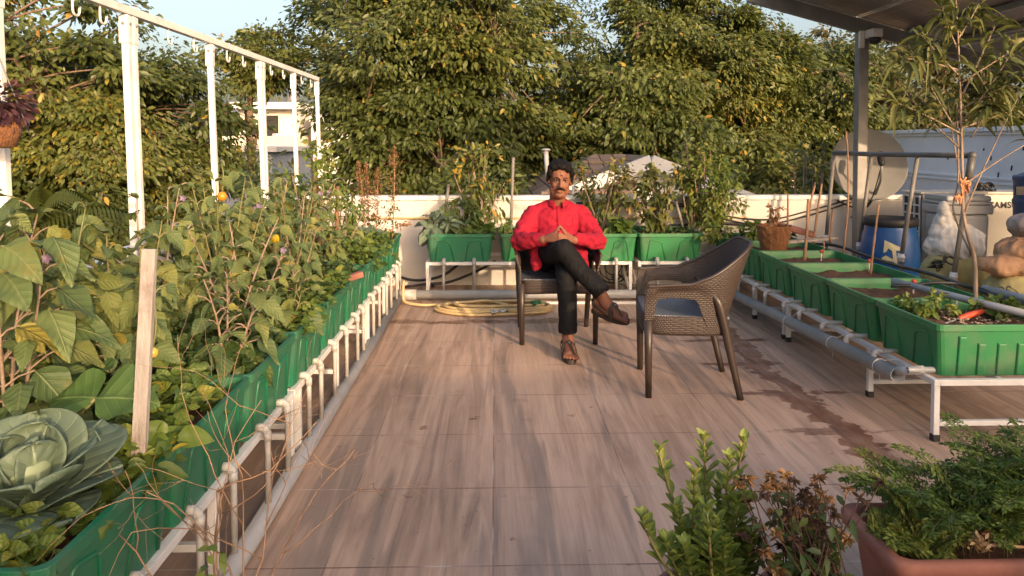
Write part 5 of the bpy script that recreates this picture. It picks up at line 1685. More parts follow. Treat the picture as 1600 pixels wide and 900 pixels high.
def herb(label, x0, x1, y0, y1, z, n, L, mat, h=.10, group='leafy herbs filling the planters', kind='stuff', tm=None, edge=0):
    """a mass of small leaves covering the soil of one planter"""
    n = int(n)
    P = np.stack([rng.uniform(x0, x1, n), rng.uniform(y0, y1, n), np.zeros(n)], 1)
    hh = np.array([.5 + .9 * mnoise.noise(Vector((p[0] * 7, p[1] * 7, z))) for p in P])
    P[:, 2] = z + np.clip(hh, .05, 1.3) * h * rng.random(n) ** .45
    D = rng.normal(size=(n, 3)) * np.array([1, 1, .35]) + np.array([0, 0, .15])
    U = rng.normal(size=(n, 3)) * .5 + np.array([.2, -.4, .85])
    LL = L * rng.uniform(.6, 1.3, n)
    t = np.clip(.45 + .35 * hh * .6 + rng.normal(size=n) * .2, 0, 1)
    o = leaves('leafy_herbs', mat, None, P, D, U, LL, LL * rng.uniform(.55, .75, n), tm or TL, .15, t, loc=((x0 + x1) / 2, (y0 + y1) / 2, z))
    return tag(o, label, 'herbs', group, kind)


XL0, XL1 = -1.47, -.875
zs_ = .545
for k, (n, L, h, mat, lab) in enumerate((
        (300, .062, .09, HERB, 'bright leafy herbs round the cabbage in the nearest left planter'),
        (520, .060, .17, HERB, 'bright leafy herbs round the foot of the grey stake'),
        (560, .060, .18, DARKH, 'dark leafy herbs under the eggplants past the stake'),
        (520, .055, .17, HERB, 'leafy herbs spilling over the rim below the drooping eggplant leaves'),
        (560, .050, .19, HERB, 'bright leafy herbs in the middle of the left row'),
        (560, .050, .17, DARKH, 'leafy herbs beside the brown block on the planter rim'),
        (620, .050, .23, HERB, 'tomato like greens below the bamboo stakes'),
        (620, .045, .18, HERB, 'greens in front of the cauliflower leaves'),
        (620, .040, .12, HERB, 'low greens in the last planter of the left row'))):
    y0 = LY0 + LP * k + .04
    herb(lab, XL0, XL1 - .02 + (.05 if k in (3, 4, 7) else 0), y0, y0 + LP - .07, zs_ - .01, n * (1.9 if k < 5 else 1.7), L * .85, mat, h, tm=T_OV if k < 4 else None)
# bright clump that leans over the rim
herb('bright ovate leaves leaning over the rim between the cabbage and the stake', -1.0, -.84, 1.78, 2.02, .56, 80, .075, YEL, .12, tm=T_OV)
herb('bright ovate leaves in front of the cabbage at the planter rim', -1.15, -.92, 1.42, 1.60, .53, 80, .062, HERB, .09, tm=T_OV)

# cabbage
cb = plant('cabbage', 'big grey green cabbage with spread outer leaves in the nearest left planter', (-1.06, 1.66, .55))
def cabbage_leaf(az, L, wdt, el0, el1, mat_t, base=(0, 0, 0), side=.0):
    """a round leaf that leaves the stem at elevation el0 and bends to el1 at its tip; side curls the edges up"""
    nu, nv = 20, 17
    us = [1 - (1 - i / 19) ** 1.5 for i in range(20)]
    V = []; uv = []
    d = Vector((math.cos(az), math.sin(az), 0)); s = Vector((-math.sin(az), math.cos(az), 0))
    ph = rnd.uniform(0, 6)
    o = 0.0; h = 0.0
    for i in range(nu):
        u = us[i]
        e = el0 + (el1 - el0) * u
        if i: o += math.cos(e) * L * (u - us[i - 1]); h += math.sin(e) * L * (u - us[i - 1])
        w = wdt * (math.sqrt(max(0.0, 1 - ((u - .56) / .44) ** 2)) if u > .56 else .20 + .80 * sst(-.12, .56, u))
        w = max(w, .01)
        nrm = d * -math.sin(e) + Vector((0, 0, math.cos(e)))
        for j in range(nv):
            t = -1 + 2 * j / (nv - 1)
            rim = max(abs(t), u) ** 6
            p = Vector(base) + d * o + Vector((0, 0, h)) + s * (t * w * .5)
            p += nrm * (side * w * t * t + .009 * rim * math.sin(t * 4 + u * 4 + ph) + .0010 * math.sin(abs(t) * 15 - u * 13) - .003 * (1 - abs(t)) ** 4)
            V.append(p); uv.append((u, t * .5 * .8))
    F = [(i * nv + j, (i + 1) * nv + j, (i + 1) * nv + j + 1, i * nv + j + 1) for i in range(nu - 1) for j in range(nv - 1)]
    me = bpy.data.meshes.new('leaf')
    me.from_pydata([tuple(p) for p in V], [], F)
    me.polygons.foreach_set('use_smooth', [True] * len(F))
    a = me.attributes.new('tint', 'FLOAT', 'POINT'); a.data.foreach_set('value', [mat_t] * len(V))
    b = me.attributes.new('luv', 'FLOAT_VECTOR', 'POINT'); b.data.foreach_set('vector', np.array([(x, y, 0) for x, y in uv], np.float32).ravel())
    me.materials.append(CAB); me.update()
    o = bpy.data.objects.new('leaf', me); C.objects.link(o); o.parent = cb
    OFF[o.name] = Vector(OFF[cb.name])
    m_ = o.modifiers.new('solid', 'SOLIDIFY'); m_.thickness = .003
    return o
for k, (az, L, w, e0, e1, t) in enumerate(((-1.45, .22, .24, .60, -.25, .35), (-.50, .185, .21, .60, -.25, .2), (.40, .215, .24, .75, .0, .45), (1.3, .27, .29, .85, .2, .6), (2.4, .27, .29, .80, .15, .55), (3.6, .25, .28, .6, -.1, .4), (4.3, .22, .24, .5, -.3, .2))):
    cabbage_leaf(az, L, w, e0, e1, t, (0, 0, .015), .05)
for k, (az, L, w, e0, e1, t) in enumerate(((-.9, .19, .21, .85, .35, .55), (.45, .20, .22, 1.0, .50, .65), (1.9, .22, .24, 1.15, .65, .8), (3.5, .19, .22, .95, .45, .6))):
    cabbage_leaf(az, L, w, e0, e1, t, (0, 0, .03), .13)
for k, (az, L, w, e0, e1, t) in enumerate(((-.6, .155, .165, .75, 1.75, .85), (1.4, .17, .175, .95, 1.35, .9), (3.4, .155, .165, .85, 1.65, .8), (.3, .15, .15, .9, 1.9, .85))):
    cabbage_leaf(az, L, w, e0, e1, t, (0, 0, .045), .20)
m = MB(); m.ell((-1.06, 1.66, .665), (.058, .058, .055)); hd = m.build('heart', None, cb)
hd.data.materials.append(CAB)
a = hd.data.attributes.new('tint', 'FLOAT', 'POINT'); a.data.foreach_set('value', [.9] * len(hd.data.vertices))


def eggplant(label, x, y, h, nst, L, per, seed, fruit=0, flower=0, spread=.20, yel=.10, group='eggplant bushes in the left planters', mat=None):
    global rng
    old = rng; rng = np.random.default_rng(seed)
    rr = random.Random(seed)
    t = plant('eggplant', label, (x, y, .53), 'vegetable plant', group)
    per = int(per * 2.6); nst += 1
    sb = MB(); pb = sb; P = []; D = []; U = []; LL = []; tips = []
    root = Vector((x, y, .53))
    for k in range(nst):
        a = 2 * PI * k / nst + rr.uniform(-.5, .5)
        r = spread * rr.uniform(.5, 1.1)
        top = root + Vector((r * math.cos(a), r * math.sin(a), h * rr.uniform(.72, 1.0)))
        mid = root.lerp(top, .45) + Vector((rr.uniform(-.05, .05), rr.uniform(-.05, .05), 0))
        pts = bez(root + Vector((rr.uniform(-.015, .015), rr.uniform(-.015, .015), 0)), mid, top, 10)
        sb.tube(pts, [.0065 - .00048 * i for i in range(10)], 7)
        tips.append(top)
        for q in range(per):
            f = .10 + .90 * (q + .5) / per
            p = pts[min(9, int(f * 9.5))]
            aa = rr.uniform(0, 2 * PI) if q % 3 else a + rr.uniform(-.8, .8)
            pl = L * rr.uniform(.35, .7) * (1.15 - .5 * f)
            d = Vector((math.cos(aa), math.sin(aa), .45 + .25 * f))
            e = p + d.normalized() * pl
            pb.tube([p, p.lerp(e, .5) + Vector((0, 0, .008)), e], [.0032, .0028, .0022], 5, cap=False)
            P.append(e); D.append((math.cos(aa), math.sin(aa), rr.uniform(-1.3, -.1))); U.append((rr.uniform(-.4, .55), rr.uniform(-1.0, .1), .75)); LL.append(L * rr.choice((.35, .5, .6, .75, .9, 1.0, 1.15)) * (1.10 - .35 * f))
        for q in range(4):
            aa = rr.uniform(0, 2 * PI)
            P.append(top); D.append((math.cos(aa), math.sin(aa), rr.uniform(.1, .9))); U.append((0, 0, 1)); LL.append(L * rr.uniform(.35, .6))
    sb.build('stem', M['bark_pale'] if seed % 2 else M['stem_green'], t)
    n = len(P); LL = np.array(LL)
    tt = np.clip(rng.normal(.42, .2, n), 0, .82); yl = rng.random(n) < yel * .45; tt[yl] = rng.uniform(.9, 1, yl.sum())
    o = leaves('leaves', mat or EGG, t, P, D, U, LL, LL * rng.uniform(.62, .88, n), T_EGG, rng.uniform(.08, .35, n), tt)
    for f in range((flower + 1) // 2):
        p = tips[f % len(tips)] + Vector((rr.uniform(-.04, .04), rr.uniform(-.05, 0), rr.uniform(-.06, .03)))
        a_ = np.arange(5) * 2 * PI / 5
        leaves('flower', FLOWER, t, np.tile(np.array(p), (5, 1)), np.stack([np.cos(a_), np.full(5, -.5), np.sin(a_)], 1), np.tile([0, -1, .2], (5, 1)), .017, .013, TL, .1)
    rng = old
    return t


def bushy(name, label, c, r, n, L, mat, stems, cat='plant', group=None, ratio=.5, droop=.2, seed=1, base=None, tm=None, stem_mat='bark_pale', sr=.006, down=-.2, sub=7, csz=.45, yl=0.02):
    """shrub: stems from the base to leaf clusters spread through an ellipsoid"""
    global rng
    old = rng; rng = np.random.default_rng(seed)
    c = Vector(c); base = Vector(base) if base is not None else Vector((c.x, c.y, c.z - r[2]))
    t = plant(name, label, base, cat, group)
    sb = MB(); cl = []
    for k in range(stems):
        d = rdirs(1, .35)[0]
        q = c + Vector((d[0] * r[0], d[1] * r[1], d[2] * r[2])) * rng.uniform(.55, 1.0)
        md = base.lerp(q, .5) + Vector((0, 0, .12 * r[2])) + Vector(rng.normal(size=3) * .03)
        pts = bez(base, md, q, 8)
        sb.tube(pts, [sr * (1.2 - .11 * i) for i in range(8)], 5)
        for j in range(sub): cl.append(pts[2 + int(rng.integers(0, 6))] if rng.random() < .6 else q)
    sb.build('stem', M[stem_mat], t)
    per = max(3, n // len(cl))
    P = []; T_ = []
    for q in cl:
        a = rdirs(per) * (rng.random((per, 1)) ** .5) * np.array([r[0], r[1], r[2]]) * csz
        P.append(a + np.array(q)); T_.append(np.clip(rng.normal(.58 + .5 * mnoise.noise(q * 4), .18, per), 0, .93))
    P = np.concatenate(P); T_ = np.concatenate(T_)
    yy = rng.random(len(P)) < yl; T_[yy] = rng.uniform(.95, 1, yy.sum())
    D = (P - np.array(c)) / np.array(r) * .6 + rng.normal(size=P.shape) * .55 + np.array([0, 0, down])
    U = rng.normal(size=P.shape) * .5 + (P - np.array(c)) / np.array(r) * .3 + np.array([.15, -.6, .7])
    LL = L * rng.uniform(.6, 1.3, len(P))
    leaves('leaves', mat, t, P, D, U, LL, LL * ratio, tm or TL, droop, T_)
    rng = old
    return t


FLOWER = leafmat('lilac_petal', [(0, (.22, .15, .27)), (1, (.32, .23, .37))], transl=.3)
eggplant('tall eggplant with big drooping leaves at the left edge past the cabbage', -1.36, 2.08, .76, 3, 0.168, 8, 51, flower=2, spread=.16, yel=.12)
eggplant('eggplant with yellowing leaves just left of the grey stake', -1.20, 2.40, .46, 3, 0.111, 6, 52, spread=.18, yel=.25)
eggplant('eggplant right of the stake, its leaves over the planter rim', -1.00, 2.72, .40, 2, 0.121, 5, 53, spread=.12, yel=.10)
eggplant('bare stemmed eggplant by the side parapet', -1.38, 2.80, .66, 3, 0.101, 6, 54, spread=.2, yel=.12)
eggplant('dense eggplant beyond the stake in the left row', -1.12, 3.20, .56, 4, 0.100, 6, 55, flower=2, spread=.24, yel=.12)
eggplant('tall eggplant carrying the round orange fruit by the frame post', -1.30, 3.55, .72, 4, 0.091, 7, 56, flower=2, spread=.24, yel=.10)
eggplant('eggplant with long bare stalks and a yellow fruit', -1.06, 3.85, .62, 3, 0.094, 5, 57, spread=.2, yel=.08)
eggplant('eggplant with lilac flowers at the middle of the left row', -1.22, 4.35, .70, 4, 0.094, 7, 58, flower=3, spread=.26, yel=.10)
eggplant('leafy eggplant below the fourth frame post', -1.32, 4.95, .62, 4, 0.085, 6, 59, flower=2, spread=.25, yel=.08)
eggplant('drooping eggplant overhanging the middle left planter rim', -.98, 3.42, .22, 3, 0.115, 4, 60, spread=.10, yel=.10)
eggplant('bushy eggplant by the bamboo stakes', -1.08, 5.15, .42, 4, 0.072, 6, 61, spread=.2, yel=.05)
eggplant('eggplant against the side parapet behind the stake', -1.44, 2.45, .66, 3, 0.108, 6, 62, spread=.14, yel=.15)
eggplant('eggplant leaning on the parapet under the doubled frame post', -1.44, 3.15, .70, 3, 0.094, 6, 63, flower=1, spread=.16, yel=.10)
eggplant('eggplant at the parapet beyond the orange fruit', -1.42, 3.95, .68, 3, 0.091, 6, 64, flower=1, spread=.18, yel=.08)
eggplant('eggplant at the parapet between the third and fourth frame posts', -1.42, 4.65, .66, 3, 0.087, 6, 65, spread=.18, yel=.08)
eggplant('low eggplant behind the clay block', -1.10, 4.70, .42, 4, 0.085, 5, 66, spread=.22, yel=.06)
eggplant('eggplant behind the bamboo stakes', -1.35, 5.45, .58, 4, 0.079, 6, 67, spread=.22, yel=.05)
for lab, x, y, z, r, sd in (('eggplant foliage crowding the parapet behind the nearest stake', -1.50, 2.60, .86, (.16, .28, .26), 201),
                            ('eggplant foliage crowding the parapet at the doubled post', -1.50, 3.25, .86, (.15, .30, .25), 202),
                            ('eggplant foliage crowding the parapet past the orange fruit', -1.48, 3.95, .85, (.15, .32, .24), 203),
                            ('eggplant foliage crowding the parapet by the third post', -1.48, 4.65, .84, (.16, .34, .22), 204),
                            ('eggplant foliage crowding the parapet by the last posts', -1.48, 5.40, .82, (.16, .36, .20), 205)):
    bushy('eggplant', lab, (x, y, z), r, 330, .095, EGG, 9, 'vegetable plant', 'eggplant bushes in the left planters', ratio=.66, seed=sd, base=(x + .06, y, .54), tm=T_OV, csz=.42, droop=.25, down=-.5)
# fruits
for lab, p, r, c_ in (('round orange fruit hanging in front of the frame post', at(347, 307, 3.35), .021, (.55, .22, .015)), ('bright yellow fruit on a long stalk', at(430, 373, 3.75), .021, (.62, .42, .015)), ('small yellow fruit low beside the grey stake', at(239, 551, 2.05), .014, (.55, .38, .05))):
    m = MB(); m.ell(p, (r, r, r * 1.05)); f_ = m.build('fruit', pm('fruit_skin', c_, tuple(k * .85 for k in c_), 9, .3), loc=tuple(p))
    tag(f_, lab, 'fruit')
    m = MB(); m.tube(bez(p + Vector((0, 0, r)), p + Vector((.01, .02, .08)), p + Vector((-.02, .05, .15)), 5), .003, 5); m.build('stalk', M['stem_green'], f_)
# yellowed broad leaf & squash leaves
sq = plant('squash_plant', 'two broad heart shaped squash leaves behind the cabbage', (-1.22, 2.02, .54), 'vegetable plant')
P = [at(150, 622, 1.98), at(152, 622, 1.99), at(125, 600, 2.1)]
leaves('leaves', SQUASH, sq, P, [(1, .15, .05), (-1, .2, .1), (-.3, .6, .1)], [(.1, -.5, 1), (.0, -.5, 1), (0, -.4, 1)], [.16, .14, .15], [.20, .18, .19], T_RND, .2, [.6, .3, .2])
m = MB(); m.tube(bez((-1.22, 2.02, .53), (-1.2, 2.0, .60), P[0], 6), .005, 6); m.tube(bez((-1.22, 2.02, .53), (-1.24, 2.03, .6), P[2], 6), .005, 6); m.build('stalk', M['stem_green'], sq)

# far part of the left row: stakes, bean vine, dry spikes, cauliflower
KG = 'bamboo stakes in the left planters'
for lab, pts, r in (('thick tan bamboo stake with a split top at the end of the hook frame', [at(492, 382, 5.3), at(492, 310, 5.3), at(494, 246, 5.3)], .013),
                    ('second tan bamboo stake beside the split one', [at(500, 384, 5.35), at(499, 320, 5.35), at(492, 256, 5.35)], .011),
                    ('short thick brown stake in the bean vine', [at(526, 365, 5.8), at(527, 330, 5.8), at(528, 291, 5.8)], .016),
                    ('thin stake right of the bean vine', [at(552, 375, 5.9), at(551, 340, 5.9), at(550, 300, 5.9)], .008),
                    ('thin stake crossing the lower eggplants', [at(500, 384, 5.0), at(497, 355, 5.0), at(495, 330, 5.0)], .009)):
    stick('bamboo_stake', lab, pts, r, 'stick', KG)


p = at(480, 262, 5.3)
bushy('moringa_sapling', 'slim yellow green sapling tied to the bamboo stakes', p, (.17, .12, .20), 420, .042, YEL, 6, seed=71, base=at(492, 390, 5.3), csz=.5)
p = at(532, 325, 5.85)
bushy('bean_vine', 'yellow green vine climbing the stakes near the back parapet', p, (.20, .14, .28), 620, .040, YEL, 8, seed=72, base=at(530, 385, 5.85), csz=.45, down=-.5)
bushy('tomato_bush', 'tangled tomato bush under the bamboo stakes', at(520, 385, 5.6), (.26, .22, .14), 520, .06, DARKH, 8, seed=73, base=at(520, 412, 5.6), csz=.5)
bushy('tomato_bush', 'tomato bush in front of the cauliflower leaves', at(545, 405, 5.25), (.22, .26, .13), 460, .06, HERB, 8, seed=74, base=at(545, 430, 5.25), csz=.5)
bushy('leafy_shrub', 'thin leafed shrub against the white post at the parapet', at(420, 300, 5.8), (.30, .2, .22), 300, .075, DARKH, 7, seed=75, base=at(430, 360, 5.8), csz=.45)
cf = plant('cauliflower_plant', 'blue green cauliflower leaves near the end of the left row', at(580, 385, 6.15))
P = [at(578, 380, 6.15)] * 6
leaves('leaves', CAB, cf, P, [(-.5, 0, 1), (.2, -.3, 1.1), (.8, -.1, .7), (.5, .4, .9), (-.8, -.1, .5), (.6, -.5, .25)], [(0, -1, .3)] * 6, [.19, .20, .20, .17, .16, .17], [.12, .13, .13, .12, .11, .12], T_RND, .15, [.1, .2, .0, .3, .1, .2])
for lab, bx, tx, ty, Y, w, sd in (('tallest dry brown seed spike by the parapet', 612, 616, 228, 6.5, .085, 81), ('dry brown seed spike left of the tallest one', 572, 560, 252, 6.4, .045, 82), ('slim dry brown seed spike between two others', 576, 572, 254, 6.45, .045, 83), ('short dry spike with green lower leaves', 585, 590, 262, 6.4, .06, 84)):
    b0, t0 = at(bx, 385, Y), at(tx, ty, Y)
    t = plant('amaranth', lab, b0, 'plant', 'dry amaranth spikes in the left row')
    r_ = np.random.default_rng(sd)
    m = MB(); pts = bez(b0, b0.lerp(t0, .5) + Vector((.02, 0, 0)), t0, 10); m.tube(pts, [.006 - .0004 * i for i in range(10)], 6); m.build('stem', M['twig'], t)
    n = 420
    f = r_.random(n) ** .8 * .62 + .38
    base_ = np.array([tuple(b0.lerp(t0, x)) for x in f])
    pr2 = np.sin(np.clip((f - .33) / .67, 0, 1) * PI) ** .6 * (1 - .35 * np.sin(f * 40))
    P = base_ + r_.normal(size=(n, 3)) * .42 * w * pr2[:, None]
    leaves('leaves', DRY, t, P, r_.normal(size=(n, 3)), r_.normal(size=(n, 3)) + np.array([0, 0, 1]), .020, .011, TT, .1, r_.random(n))
    n = 60
    P = np.array([tuple(b0.lerp(t0, x)) for x in r_.random(n) * .5]) + r_.normal(size=(n, 3)) * .035
    leaves('leaves', DARKH, t, P, r_.normal(size=(n, 3)), np.tile([0, 0, 1], (n, 1)), .035, .018, TL, .2, r_.random(n))
bushy('dry_shrub', 'sparse dark leaved branches leaning over the back parapet', at(608, 345, 6.6), (.17, .1, .12), 100, .035, DRY, 6, seed=86, base=at(583, 385, 6.5), stem_mat='twig', csz=.25, sr=.005)

# ---------------- back row plants
for lab, k, n, L, h, mt in (('low greens with thin stalks in the planter behind the man', 1, 300, .045, .10, HERB), ('low greens in the planter with the forked sapling', 2, 260, .042, .07, DARKH), ('low greens under the shrub behind the empty chair', 3, 260, .04, .07, DARKH), ('thick low greens in the back planter left of the man', 0, 700, .05, .13, HERB)):
    herb(lab, BX[k] - .25, BX[k] + .25, BY - .27, BY + .25, .545, n, L, mt, h)
bushy('pepper_plant', 'dark leaved pepper plant standing up in the back planter left of the man', at(727, 335, 6.85), (.12, .10, .15), 150, .09, DARKH, 7, seed=91, base=at(725, 372, 6.85), ratio=.42, droop=.5, csz=.4)
bushy('collard_plant', 'grey green broad leaved plant at the left end of the back planter', at(688, 352, 6.8), (.17, .12, .08), 42, .11, CAB, 6, seed=92, base=at(690, 374, 6.8), ratio=.6, csz=.4, stem_mat='stem_green')
bushy('basil_plant', 'thin stemmed herb at the back of the left back planter', at(700, 330, 6.95), (.14, .1, .13), 150, .045, HERB, 8, seed=93, base=at(700, 372, 6.95), csz=.35)
bushy('potted_seedling', 'broad leaved seedling in the right end of the left back planter', at(755, 357, 6.8), (.08, .08, .06), 26, .09, HERB, 5, seed=94, base=at(752, 374, 6.8), ratio=.65, csz=.4, stem_mat='stem_green')
bushy('young_tree', 'slender young tree with yellow leaves left of the slim dark pipe', at(742, 268, 7.0), (.36, .22, .24), 760, .072, TREE_A, 8, 'tree', seed=95, base=at(749, 370, 7.0), csz=.4, yl=.16, sr=.010, ratio=.42)
bushy('okra_seedling', 'green seedling behind the man\'s shoulder', at(790, 358, 6.8), (.08, .08, .07), 40, .05, HERB, 5, seed=96, base=at(790, 374, 6.8), csz=.4)
bushy('forked_sapling', 'forked sapling with a loose crown just right of the man\'s head', at(940, 280, 7.0), (.27, .17, .26), 520, .066, TREE_A, 9, 'tree', seed=97, base=at(937, 362, 7.0), csz=.36, sr=.011, ratio=.42, yl=.05)
bushy('forked_sapling', 'darker sapling with bent stem in front of the white gable', at(972, 288, 6.9), (.21, .14, .2), 280, .07, TREE_A, 7, 'tree', seed=98, base=at(938, 365, 6.95), csz=.36, sr=.010, ratio=.42)
bushy('spinach_plant', 'round leaved green plant at the rim just right of the man', at(968, 356, 6.75), (.09, .08, .07), 26, .10, HERB, 6, seed=99, base=at(968, 372, 6.75), ratio=.7, csz=.35, stem_mat='stem_green')
bushy('citrus_shrub', 'dark leaved citrus shrub behind the empty chair', at(1040, 305, 6.9), (.28, .17, .29), 480, .075, TREE_A, 12, 'shrub', seed=100, base=at(1035, 366, 6.9), csz=.3, sr=.008)
bushy('citrus_shrub', 'low brownish leaved citrus branch left of the dark citrus shrub', at(1000, 322, 6.85), (.16, .12, .12), 130, .07, TREE_A, 7, 'shrub', seed=101, base=at(1035, 366, 6.88), csz=.3, sr=.006, yl=.08)
bushy('yellow_shrub', 'large yellow green shrub above the corner planter', at(1110, 290, 7.0), (.33, .22, .42), 1500, .055, YEL, 20, 'shrub', seed=102, base=at(1105, 362, 7.0), csz=.3, sr=.010)
bushy('small_shrub', 'yellow green shrub behind the leaning dark stake', at(1072, 262, 7.1), (.22, .15, .3), 520, .06, TREE_A, 12, 'shrub', seed=103, base=at(1080, 360, 7.05), csz=.32, sr=.008)
herb('green leaves overflowing the corner planter behind the armchair back', RX - .28, RX + .25, RY0 + RP * 5 + .05, RY0 + RP * 6 - .05, .50, 420, .055, DARKH, .12)
bushy('small_fern', 'light green plant in the corner planter beside the coir pot', at(1180, 358, 6.6), (.15, .12, .07), 120, .06, YEL, 7, seed=104, base=at(1180, 372, 6.6), csz=.35, stem_mat='stem_green')
bushy('trailing_plant', 'leafy plant hanging over the corner planter rim', at(1120, 362, 6.55), (.18, .12, .07), 150, .05, HERB, 7, seed=105, base=at(1120, 376, 6.6), csz=.4)
bushy('dry_twig_plant', 'small dry twig with curled leaves in the coir pot', at(1210, 330, 5.98), (.07, .05, .05), 34, .035, DRY, 5, seed=106, base=at(1204, 352, 5.98), csz=.3, stem_mat='twig', sr=.003)
# lemon like tree above the pole wall
bushy('young_tree', 'small round headed young tree by the terrace corner left of the pole', at(1268, 262, 7.9), (.30, .2, .28), 420, .07, TREE_A, 9, 'tree', seed=107, base=Vector((3.35, 7.9, GZ)), csz=.4, sr=.014, ratio=.42)

# ---------------- nearest right planter
SP = leafmat('sapling_leaf', [(0, (.062, .085, .028)), (.6, (.115, .125, .035)), (1, (.19, .17, .05))], transl=.25)
st = plant('tall_sapling', 'tall thin sapling with long curved leaves in the nearest right planter', at(1524, 487, 3.98), 'tree')
b0 = at(1524, 492, 3.98)
trunk = spline([b0, at(1523, 410, 3.98), at(1513, 370, 3.97), at(1505, 330, 3.96), at(1503, 240, 3.95), at(1500, 140, 3.94), at(1497, 60, 3.93), at(1493, -10, 3.92)], 6)
m = MB(); m.tube(trunk, [.013 - .00024 * i for i in range(len(trunk))], 9); m.build('trunk', M['bark_pale'], st)
bm_ = MB(); P = []; D = []
r_ = np.random.default_rng(111)
br_ = []
for (s0, mid, e) in (((1503, 190), (1540, 150), (1585, 75)), ((1502, 215), (1465, 160), (1420, 70)), ((1504, 235), (1450, 190), (1395, 120)), ((1503, 150), (1530, 95), (1560, 30)), ((1500, 120), (1470, 90), (1440, 55)), ((1508, 330), (1545, 240), (1592, 150)), ((1505, 300), (1490, 230), (1480, 150)), ((1502, 170), (1560, 140), (1620, 110)), ((1498, 80), (1480, 45), (1470, 5)), ((1497, 60), (1515, 35), (1530, 5)), ((1506, 290), (1555, 250), (1640, 205)), ((1503, 200), (1548, 185), (1600, 165)), ((1503, 210), (1440, 175), (1400, 160)), ((1500, 130), (1550, 100), (1610, 60)), ((1500, 110), (1450, 95), (1405, 90))):
    dy = r_.uniform(-.25, .25)
    pts = bez(at(*s0, 3.95), at(*mid, 3.95 + dy * .6), at(*e, 3.95 + dy), 12)
    bm_.tube(pts, [.0060 - .0004 * i for i in range(12)], 6)
    for i in range(4 if s0[1] < 240 else 9, 12):
        for q in range(5):
            P.append(tuple(pts[i] + Vector(r_.normal(size=3) * .012)))
            g_ = (pts[i] - pts[i - 1]).normalized()
            D.append(tuple(g_ * .9 + Vector(r_.normal(size=3) * .8) + Vector((0, 0, .25))))
for q in range(40):
    P.append(tuple(trunk[-1 - q % 14])); D.append(tuple(r_.normal(size=3) + np.array([0, 0, .5])))
for q in range(34):                                        # a lower tuft
    P.append(tuple(at(1545, 170, 3.9) + Vector(r_.normal(size=3) * .012))); a = r_.uniform(0, 6.28); D.append((math.cos(a), math.sin(a), .25))
bm_.tube(bez(at(1517, 215, 3.95), at(1530, 195, 3.92), at(1545, 170, 3.9), 6), .004, 5)
bm_.build('branch', M['bark_pale'], st)
n = len(P); LL = r_.uniform(.07, .17, n)
leaves('leaves', SP, st, P, D, r_.normal(size=(n, 3)) * .4 + np.array([0, 0, 1]), LL, LL * .20, T_NAR, r_.uniform(.3, 1.0, n), np.clip(r_.normal(.5, .25, n), 0, 1))
# second trunk and tie
m = MB(); m.tube(spline([at(1518, 400, 3.99), at(1490, 330, 4.0), at(1497, 280, 3.99), at(1495, 160, 3.98)], 6), .005, 6); m.build('side_stem', M['bark_pale'], st)
m = MB()
for k in range(16): m.tube([at(1508 + r_.uniform(-8, 8), 285 + r_.uniform(-10, 16), 3.94 - r_.uniform(0, .03)) , at(1508 + r_.uniform(-9, 9), 292 + r_.uniform(-16, 20), 3.93)], .006, 5)
for k in range(10): m.tube([at(1500 + r_.uniform(-6, 6), 308 + r_.uniform(-8, 8), 3.94), at(1498 + r_.uniform(-8, 4), 316 + r_.uniform(-10, 6), 3.93)], .005, 5)
m.build('cloth_tie', pm('orange_rag', (.52, .24, .11), (.40, .17, .08), 14, .8), st)
bushy('coriander', 'light green herbs at the left side of the nearest right planter', at(1445, 470, 3.85), (.13, .18, .07), 420, .035, YEL, 10, seed=112, base=at(1445, 490, 3.85), csz=.35, stem_mat='stem_green', sr=.003)
bushy('seedling', 'small seedlings right of the sapling trunk', at(1570, 482, 3.75), (.14, .12, .05), 60, .045, HERB, 8, seed=113, base=at(1570, 498, 3.75), csz=.3, ratio=.7, stem_mat='stem_green', sr=.003)
m = MB()
for k in range(150):
    m.ell((2.30 + r_.uniform(0, .36), 3.45 + r_.uniform(0, .45), .493 + r_.uniform(0, .012)), (r_.uniform(.004, .016), r_.uniform(.004, .013), r_.uniform(.003, .007)), n=6, m=4)
tag(m.build('soil_crumbs', M['bark_pale'], loc=(2.45, 3.65, .49)), 'crumbs and wood chips on the soil of the nearest right planter', 'debris', kind='stuff')
bushy('grass_tuft', 'grassy weeds growing beside the SUPER sack', at(1570, 478, 4.35), (.25, .12, .06), 120, .12, DARKH, 8, seed=114, base=at(1570, 492, 4.35), ratio=.10, csz=.4, stem_mat='stem_green', sr=.002)

